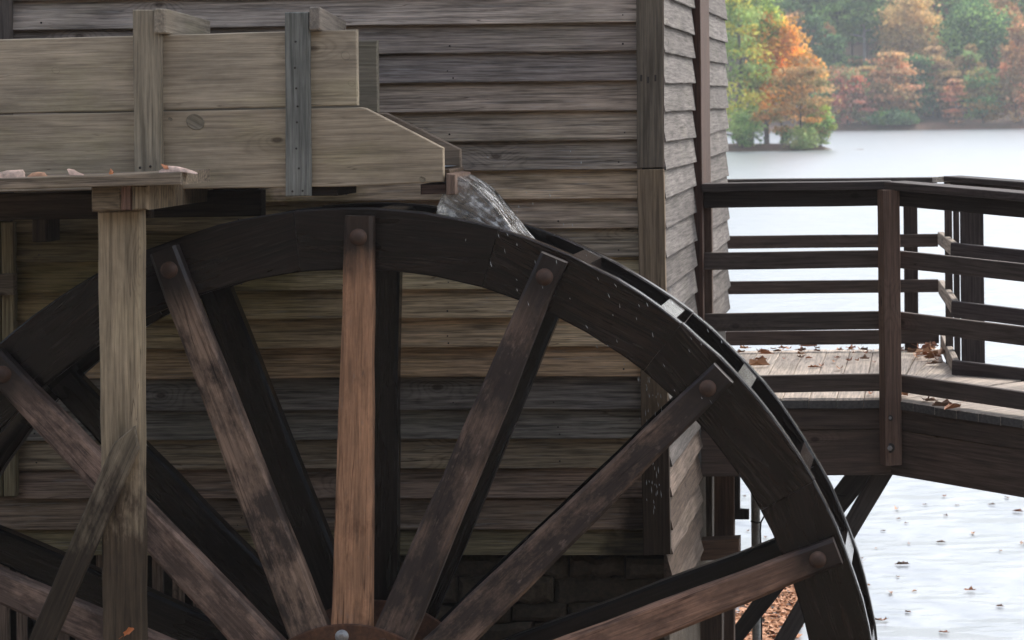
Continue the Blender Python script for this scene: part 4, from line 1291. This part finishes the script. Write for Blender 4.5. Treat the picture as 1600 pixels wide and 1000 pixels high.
def crown_mesh(h, wd, base, cols, style, nclump, nleaf, ls, seed):
    g = np.random.default_rng(seed)
    pts, cl = [], []
    cols = np.array(cols)
    lean = g.normal(0, 0.04, 2) * h
    nleaf = int(nleaf * 1.7); ls *= .76
    for i in range(nclump):
        if style == 'pine':
            t = g.random() ** 0.8
            z = base + (h - base) * t
            rmax = wd / 2 * (1 - t) ** 0.55 * g.uniform(0.75, 1.15) + 0.25
            a = g.uniform(0, 6.28); r = rmax * g.random() ** 0.45
            c = np.array([r * math.cos(a), r * math.sin(a), z]); sig = np.array([0.16, 0.16, 0.06]) * wd * g.uniform(.6, 1.3)
        elif style == 'layer':
            t = g.random()
            z = base + (h - base) * (round(t * 7) / 7 + g.normal(0, .02))
            t = (z - base) / (h - base)
            rmax = wd / 2 * math.sqrt(max(0.05, 1 - (2 * t - .75) ** 2 * .75))
            a = g.uniform(0, 6.28); r = rmax * g.random() ** 0.4
            c = np.array([r * math.cos(a), r * math.sin(a), z]); sig = np.array([0.13, 0.13, 0.035]) * wd * g.uniform(.7, 1.2)
        else:
            d = g.normal(0, 1, 3); d /= np.linalg.norm(d)
            r = g.random() ** 0.30
            c = np.array([d[0] * wd / 2 * r, d[1] * wd / 2 * r, base + (h - base) * (0.5 + 0.5 * d[2] * r)])
            c[:2] *= 1.0 - 0.25 * max(0, (c[2] - base) / (h - base) - .5)
            sig = np.array([0.12, 0.12, 0.085]) * wd * g.uniform(.6, 1.25)
            if style == 'sparse': sig *= .8
        c[0] += lean[0] * c[2] / h; c[1] += lean[1] * c[2] / h
        m = max(8, int(nleaf * g.uniform(.6, 1.4)))
        pts.append(c + g.normal(0, 1, (m, 3)) * sig)
        base_c = cols[g.integers(len(cols))] * (1.2 + 1.5 * g.random())
        cl.append(base_c[None, :] * g.uniform(.72, 1.3, (m, 1)))
    p = np.concatenate(pts); c = np.concatenate(cl)
    p[:, 2] = np.maximum(p[:, 2], 0.15)
    n = len(p)
    u = g.normal(0, 1, (n, 3)); u /= np.linalg.norm(u, axis=1, keepdims=True)
    v = np.cross(u, g.normal(0, 1, (n, 3))); v /= np.linalg.norm(v, axis=1, keepdims=True)
    s = ls * g.uniform(.55, 1.25, (n, 1))
    q = np.stack([p - u * s, p - v * s * .6, p + u * s, p + v * s * .6], 1).reshape(-1, 3)
    return tint_mesh('crown', q, n, c)

def trunk_mesh(h, wd, base, rad, seed, style):
    rr = random.Random(seed)
    V, Fc = [], []
    pts = [Vector((rr.uniform(-.03, .03) * h * t, rr.uniform(-.03, .03) * h * t, h * .93 * t)) for t in (0, .12, .28, .45, .65, .82, 1)]
    pts[0].z = -0.4
    add_tube(V, Fc, pts, [rad * k for k in (1.35, 1, .88, .72, .5, .3, .12)], 7)
    for i in range(7):
        z = lerp(base * 0.85, h * .8, i / 7)
        a = rr.uniform(0, 6.28); L = wd * .42 * (1 - .4 * i / 7)
        t = z / (h * .93)
        p0 = Vector((0, 0, z))
        k = min(5, int(t * 6)); p0.x, p0.y = pts[k].x, pts[k].y
        up = .15 if style == 'pine' else .55
        p1 = p0 + Vector((math.cos(a) * L * .5, math.sin(a) * L * .5, L * up * .6)); p2 = p0 + Vector((math.cos(a) * L, math.sin(a) * L, L * up))
        r = rad * (.45 - .3 * i / 7)
        add_tube(V, Fc, [p0, p1, p2], [r, r * .7, r * .25], 5)
    return V, Fc

G_DK = [(.030, .062, .030), (.040, .075, .034), (.024, .050, .028)]
G_MD = [(.060, .105, .040), (.075, .125, .045), (.045, .085, .038)]
G_YE = [(.15, .19, .055), (.12, .17, .055), (.20, .20, .05), (.085, .13, .045)]
G_PALE = [(.11, .15, .065), (.13, .17, .07), (.085, .125, .055)]
O_BR = [(.38, .20, .06), (.40, .23, .07), (.33, .165, .06), (.36, .22, .07), (.20, .17, .06)]
O_YE = [(.56, .32, .055), (.50, .25, .045), (.52, .30, .06)]
O_TAN = [(.33, .215, .10), (.28, .18, .08), (.35, .20, .085), (.22, .165, .075)]
TAN = [(.33, .24, .11), (.28, .20, .095), (.38, .27, .12)]
BRN = [(.19, .135, .075), (.15, .11, .06), (.24, .16, .085)]
RED = [(.38, .12, .075), (.33, .15, .09), (.40, .17, .095)]
PINK = [(.34, .15, .11), (.36, .19, .13), (.26, .17, .09), (.20, .18, .08), (.17, .19, .08)]
SAL = [(.38, .20, .10), (.34, .18, .10), (.42, .23, .12), (.26, .17, .09)]

for L_, k_ in ((G_DK, 2.0), (G_MD, 2.0), (G_PALE, 1.8), (G_YE, 1.6)):
    L_[:] = [tuple(c * k_ * q for c, q in zip(t_, (1.08, 1.0, .85))) for t_ in L_]

def tree(name, px, pybase, Y, h, wd, base, cols, style, label, cat='tree', group=None, nclump=46, nleaf=46, ls=.30, rad=None, bark=(.12, .10, .085), X=None, Z=None):
    x = P(px, pybase, Y).x if X is None else X
    if Z is None:
        z = hill_z(x, Y) if Y > 250 else pen_z(x, Y)
        z = max(z, 0.02)
    else: z = Z
    t = thing(name, label, cat, (x, Y, z - 0.05), group)
    sd_ = random.randint(0, 99999)
    me = crown_mesh(h, wd, base, cols, style, nclump, nleaf, ls, sd_)
    put(bpy.data.objects.new('crown', me), Matrix.Translation((x, Y, z)), t)
    if rad is not False:
        V, Fc = trunk_mesh(h, wd, base, rad or max(.10, h * .014), sd_, style)
        mesh_obj('trunk', V, Fc, 'bark', Matrix.Translation((x, Y, z)), t, bark + (1,), True)
    return t

# spit of land on the near shore
KP = F / 188.0
tree('pine_tree', 1156, 225, 188.5, 13.5, 3.9, 0.6, G_PALE + G_YE, 'pine', 'pale green feathery tree at the water edge right beside the mill wall', nclump=70, nleaf=60, ls=.20)
tree('maple_tree', 1172, 215, 192, 14.5, 3.4, 6.0, G_YE + [(.32, .24, .05), (.38, .2, .05)], 'round', 'yellow-green tree top above the pale feathery tree', nclump=50, nleaf=50, ls=.20)
tree('maple_tree', 1200, 222, 190.5, 6.6, 2.6, 2.6, O_YE + O_BR, 'round', 'bright golden-yellow maple on the spit next to the pale feathery tree', nclump=40, nleaf=55, ls=.18)
tree('maple_tree', 1222, 221, 192, 8.8, 3.5, 2.6, O_BR + O_YE, 'round', 'tallest bright orange maple in the middle of the spit', nclump=60, nleaf=55, ls=.19)
tree('maple_tree', 1265, 221, 193, 6.6, 2.3, 4.3, O_BR, 'round', 'small deep orange tree crown behind the tan tree on the spit', nclump=26, nleaf=55, ls=.18)
tree('oak_tree', 1252, 222, 187.5, 5.6, 3.7, 0.9, O_TAN + O_TAN + O_BR[:1] + [(.16, .14, .06), (.20, .17, .08)], 'layer', 'tan and orange tree with a slim dark trunk near the tip of the spit', nclump=60, nleaf=50, ls=.18, bark=(.07, .06, .05))
tree('maple_tree', 1196, 224, 187, 2.6, 2.2, 1.0, O_BR, 'sparse', 'low orange sapling leaning over the shore of the spit', nclump=14, nleaf=40, ls=.16)
tree('shrub', 1256, 229, 186.0, 1.55, 2.0, 0.05, G_PALE + [(.20, .20, .08)], 'round', 'rounded pale olive shrub at the tip of the spit', 'shrub', nclump=26, nleaf=45, ls=.14, rad=.04)
tree('shrub', 1283, 224, 187.8, 2.7, 1.9, 0.05, G_MD + G_YE, 'round', 'bright green bush leaning out over the water at the spit tip', 'shrub', nclump=26, nleaf=45, ls=.16, rad=.05)
tree('shrub', 1228, 226, 187.2, 1.1, 1.2, 0.05, G_MD, 'sparse', 'small thin green bush between the olive shrub and the trunk', 'shrub', nclump=12, nleaf=30, ls=.13, rad=.03)
tree('shrub', 1160, 232, 185.4, 2.2, 2.2, 0.05, G_PALE + G_MD, 'round', 'green bush hugging the shore below the pale feathery tree', 'shrub', nclump=26, nleaf=45, ls=.16, rad=.04)
tree('pine_tree', 1100, 222, 190, 15, 5.0, 1.0, G_PALE + G_MD, 'pine', 'tall green pine on the spit hidden behind the mill wall', nclump=50, nleaf=40, ls=.25)
# trees along the far shoreline
S = lambda x: shore_y(P(x, 200, 292).x)
def ft(name, px, dY, pyt, wpx, basepy, cols, style, label, group=None, **kw):
    Yt = S(px) + dY
    k = F / Yt
    x = P(px, 200, Yt).x
    z = max(hill_z(x, Yt), .02)
    ztop = P(px, pyt, Yt).z
    zbase = P(px, basepy, Yt).z
    return tree(name, px, 200, Yt, max(1.0, ztop - z), wpx / k, max(0.05, zbase - z), cols, style, label, kw.pop('cat', 'tree'), group, **kw)
ft('maple_tree', 1325, 3, 112, 56, 190, PINK + RED, 'round', 'pinkish red maple at the far shore beyond the spit tip', nclump=50)
ft('maple_tree', 1348, 2, 122, 34, 188, RED + PINK, 'layer', 'small coral red tree leaning beside the rounded tan-orange tree', nclump=26)
ft('small_tree', 1296, 4, 122, 46, 188, [(.13, .22, .05), (.10, .18, .05)] + G_MD, 'round', 'fresh green small tree just beyond the spit', nclump=34)
ft('oak_tree', 1390, 4, 86, 74, 178, O_TAN + SAL, 'layer', 'rounded tan-orange oak standing alone at the far shoreline', nclump=75, nleaf=50)
ft('oak_tree', 1360, 6, 108, 40, 184, TAN + G_PALE, 'layer', 'pale olive-tan tree with white trunks by the rounded oak', nclump=30, bark=(.32, .29, .25))
ft('shrub', 1388, 1.2, 176, 50, 200, G_DK + G_MD, 'round', 'low dark green bush under the rounded tan-orange oak', cat='shrub', nclump=26, rad=.05)
ft('shrub', 1415, 1.2, 182, 36, 200, G_DK, 'round', 'very dark bush at the water edge below the spruce', cat='shrub', nclump=22, rad=.05)
ft('spruce_tree', 1430, 7, 92, 54, 194, G_DK, 'pine', 'dark green spruce between the tan-orange oak and the brown tree', nclump=60, nleaf=50)
ft('oak_tree', 1468, 9, 78, 62, 165, BRN + TAN, 'layer', 'brown half-bare oak in front of the green hillside', nclump=60, nleaf=40, bark=(.17, .15, .13))
ft('maple_tree', 1494, 3, 128, 34, 190, RED + SAL, 'layer', 'small bright coral tree with flat layered branches at the far shore', nclump=30, nleaf=40, bark=(.30, .26, .22))
ft('oak_tree', 1536, 4, 112, 62, 182, [(.24, .18, .06), (.20, .17, .07), (.28, .19, .06)] + G_MD, 'layer', 'olive and ochre tree beside the salmon-orange one', nclump=56, nleaf=42)
ft('maple_tree', 1588, 4, 40, 52, 186, SAL + O_TAN, 'round', 'tall salmon-orange maple at the picture edge by the far shore', nclump=80, nleaf=50)
ft('maple_tree', 1626, 5, 60, 60, 186, SAL + RED, 'round', 'reddish orange maple just past the salmon-orange one', nclump=50)
ft('pine_tree', 1540, 16, 6, 116, 150, G_MD + G_DK, 'round', 'broad mid-green tree mass high on the slope over the ochre tree', nclump=110, nleaf=60)
ft('poplar_tree', 1428, 20, -14, 84, 100, TAN + [(.42, .31, .13)], 'round', 'large straw-yellow tree on the slope with pale limbs', nclump=90, nleaf=55, bark=(.30, .26, .21))
ft('poplar_tree', 1452, 18, 40, 50, 110, TAN, 'sparse', 'smaller straw-coloured tree below the large straw-yellow one', nclump=36, bark=(.28, .25, .2))
ft('pine_tree', 1268, 14, 26, 44, 110, G_DK + [(.05, .1, .05)], 'pine', 'dark blue-green conical pine above the small orange crown', nclump=60, nleaf=50)
ft('pine_tree', 1304, 12, 58, 36, 112, G_DK + [(.05, .1, .05)], 'pine', 'shorter dark pine next to the conical blue-green pine', nclump=50, nleaf=50)
ft('maple_tree', 1286, 18, 38, 30, 90, O_TAN + SAL, 'sparse', 'thin orange tree between the two dark pines', nclump=26, nleaf=36)
ft('pine_tree', 1354, 22, -40, 56, 40, G_DK + G_MD, 'pine', 'tall pine with a long pale bare trunk on the slope', nclump=60, nleaf=50, rad=.26, bark=(.26, .25, .25))
ft('pine_tree', 1384, 26, -46, 60, 30, G_MD + G_DK, 'pine', 'tall pine with drooping olive branches beside the bare trunk', nclump=60, nleaf=50, rad=.22, bark=(.22, .2, .19))
ft('maple_tree', 1575, 24, -6, 60, 70, SAL + O_TAN, 'round', 'orange crown high on the slope behind the salmon-orange maple', nclump=60, nleaf=45)
ft('maple_tree', 1470, 30, -20, 44, 40, [(.17, .09, .07), (.22, .12, .08)], 'sparse', 'dull reddish crown between the straw-yellow and mid-green trees', nclump=40)
ft('maple_tree', 1240, 14, 20, 60, 100, O_TAN + BRN, 'round', 'hazy tan-orange tree behind the tallest orange maple', nclump=50)
# understorey and middle trees that knit the wood together
rr = random.Random(17)
for i in range(24):
    px = 1290 + i * 15 + rr.uniform(-8, 8)
    pal = rr.choice([G_MD + O_TAN, BRN + TAN, G_DK + G_MD, G_PALE + TAN, O_TAN + BRN, SAL + BRN, G_MD])
    ft('mixed_tree', px, rr.uniform(8, 30), rr.uniform(20, 130), rr.uniform(36, 62), rr.uniform(120, 186), pal, rr.choice(['round', 'layer', 'sparse']), 'mottled green and rust tree standing among the others on the far slope', 'mottled trees on the far slope', nclump=40, nleaf=40, ls=.34, bark=rr.choice([(.16, .14, .13), (.3, .27, .24)]))
# slope of pines and mixed trees behind
rr = random.Random(11)
for i in range(26):
    px = 1160 + (i % 13) * 37 + rr.uniform(-12, 12)
    dY = 34 + (i // 13) * 22 + rr.uniform(-5, 5)
    pal = rr.choice([G_MD, G_DK + G_MD, G_MD + G_PALE, G_DK + G_MD])
    ft('pine_tree', px, dY, -70 - (i // 13) * 55 + rr.uniform(-25, 25), rr.uniform(60, 84), 60 - (i // 13) * 20, pal, 'pine', 'tall hazy green pine in the wood on the slope across the lake', 'pines on the far slope', nclump=60, nleaf=44, ls=.42, bark=(.16, .14, .13))
# the rest of the wood, far to either hand and over the top of the slope
g = np.random.default_rng(21)
ps, cs = [], []
for i in range(420):
    x = g.uniform(-120, 120)
    d = g.uniform(3, 110)
    if -26 < x < 20 and d < 62: continue
    y = shore_y(x) + d
    z0 = hill_z(x, y); hh = g.uniform(10, 20)
    pal = np.array([G_MD, G_DK, O_TAN, G_PALE, BRN, G_DK][g.integers(6)][0])
    m = 260
    dd = g.normal(0, 1, (m, 3)); dd /= np.linalg.norm(dd, axis=1, keepdims=True)
    r = g.random((m, 1)) ** .4
    p = dd * r * np.array([3.4, 3.4, hh * .48]) + np.array([x, y, z0 + hh * .54])
    p += .5 * np.sin(p[:, [1, 2, 0]] * 2.1)
    ps.append(p); cs.append(pal[None, :] * g.uniform(.5, 1.35, (m, 1)))
p = np.concatenate(ps); c = np.concatenate(cs); n = len(p)
u = g.normal(0, 1, (n, 3)); u /= np.linalg.norm(u, axis=1, keepdims=True)
v = np.cross(u, g.normal(0, 1, (n, 3))); v /= np.linalg.norm(v, axis=1, keepdims=True)
s = .75 * g.uniform(.6, 1.3, (n, 1))
me = tint_mesh('distant_wood', np.stack([p - u * s, p - v * s * .7, p + u * s, p + v * s * .7], 1).reshape(-1, 3), n, c)
o = put(bpy.data.objects.new('distant_wood', me), Matrix.Identity(4)); o['kind'] = 'stuff'
tag(o, 'mixed autumn wood covering the far slope behind the shoreline trees', 'wood')

# unseen wood added behind the viewer to block sky light from the front
g = np.random.default_rng(33)
ps, cs = [], []
for i in range(90):
    x = g.uniform(-60, 60); y = g.uniform(-52, -13)
    if abs(x) < 8 and y > -17: continue
    z0 = gz(x, y); hh = g.uniform(9, 15)
    pal = np.array([G_MD, G_DK, O_TAN, G_PALE, BRN, G_DK][g.integers(6)][0])
    m = 420
    dd = g.normal(0, 1, (m, 3)); dd /= np.linalg.norm(dd, axis=1, keepdims=True)
    p = dd * (g.random((m, 1)) ** .4) * np.array([3.2, 3.2, hh * .45]) + np.array([x, y, z0 + hh * .52])
    ps.append(p); cs.append(pal[None, :] * g.uniform(.5, 1.35, (m, 1)))
p = np.concatenate(ps); c = np.concatenate(cs); n = len(p)
u = g.normal(0, 1, (n, 3)); u /= np.linalg.norm(u, axis=1, keepdims=True)
v = np.cross(u, g.normal(0, 1, (n, 3))); v /= np.linalg.norm(v, axis=1, keepdims=True)
s = .5 * g.uniform(.6, 1.3, (n, 1))
me = tint_mesh('sky_block_wood', np.stack([p - u * s, p - v * s * .7, p + u * s, p + v * s * .7], 1).reshape(-1, 3), n, c)
o = put(bpy.data.objects.new('sky_block_wood', me), Matrix.Identity(4)); o['kind'] = 'stuff'
tag(o, 'unseen wood added behind the viewer to cut sky light on the mill wall', 'wood')

# ------------------------------------------------------------------ haze
hv = boxv(-135, 135, -62, 428, -3.2, 62)
hz = mesh_obj('haze', hv, BF, 'void'); hz.data.materials.clear()
hm = bpy.data.materials.new('haze'); hm.use_nodes = True
hm.node_tree.nodes.clear()
ho = hm.node_tree.nodes.new('ShaderNodeOutputMaterial'); vp = hm.node_tree.nodes.new('ShaderNodeVolumePrincipled')
vp.inputs['Color'].default_value = (0.86, 0.90, 0.95, 1)
vp.inputs['Density'].default_value = 0.00042
vp.inputs['Anisotropy'].default_value = 0.3
hm.node_tree.links.new(vp.outputs[0], ho.inputs['Volume'])
hz.data.materials.append(hm)
hz['kind'] = 'stuff'
tag(hz, 'thin autumn haze lying over the lake and far shore', 'haze')
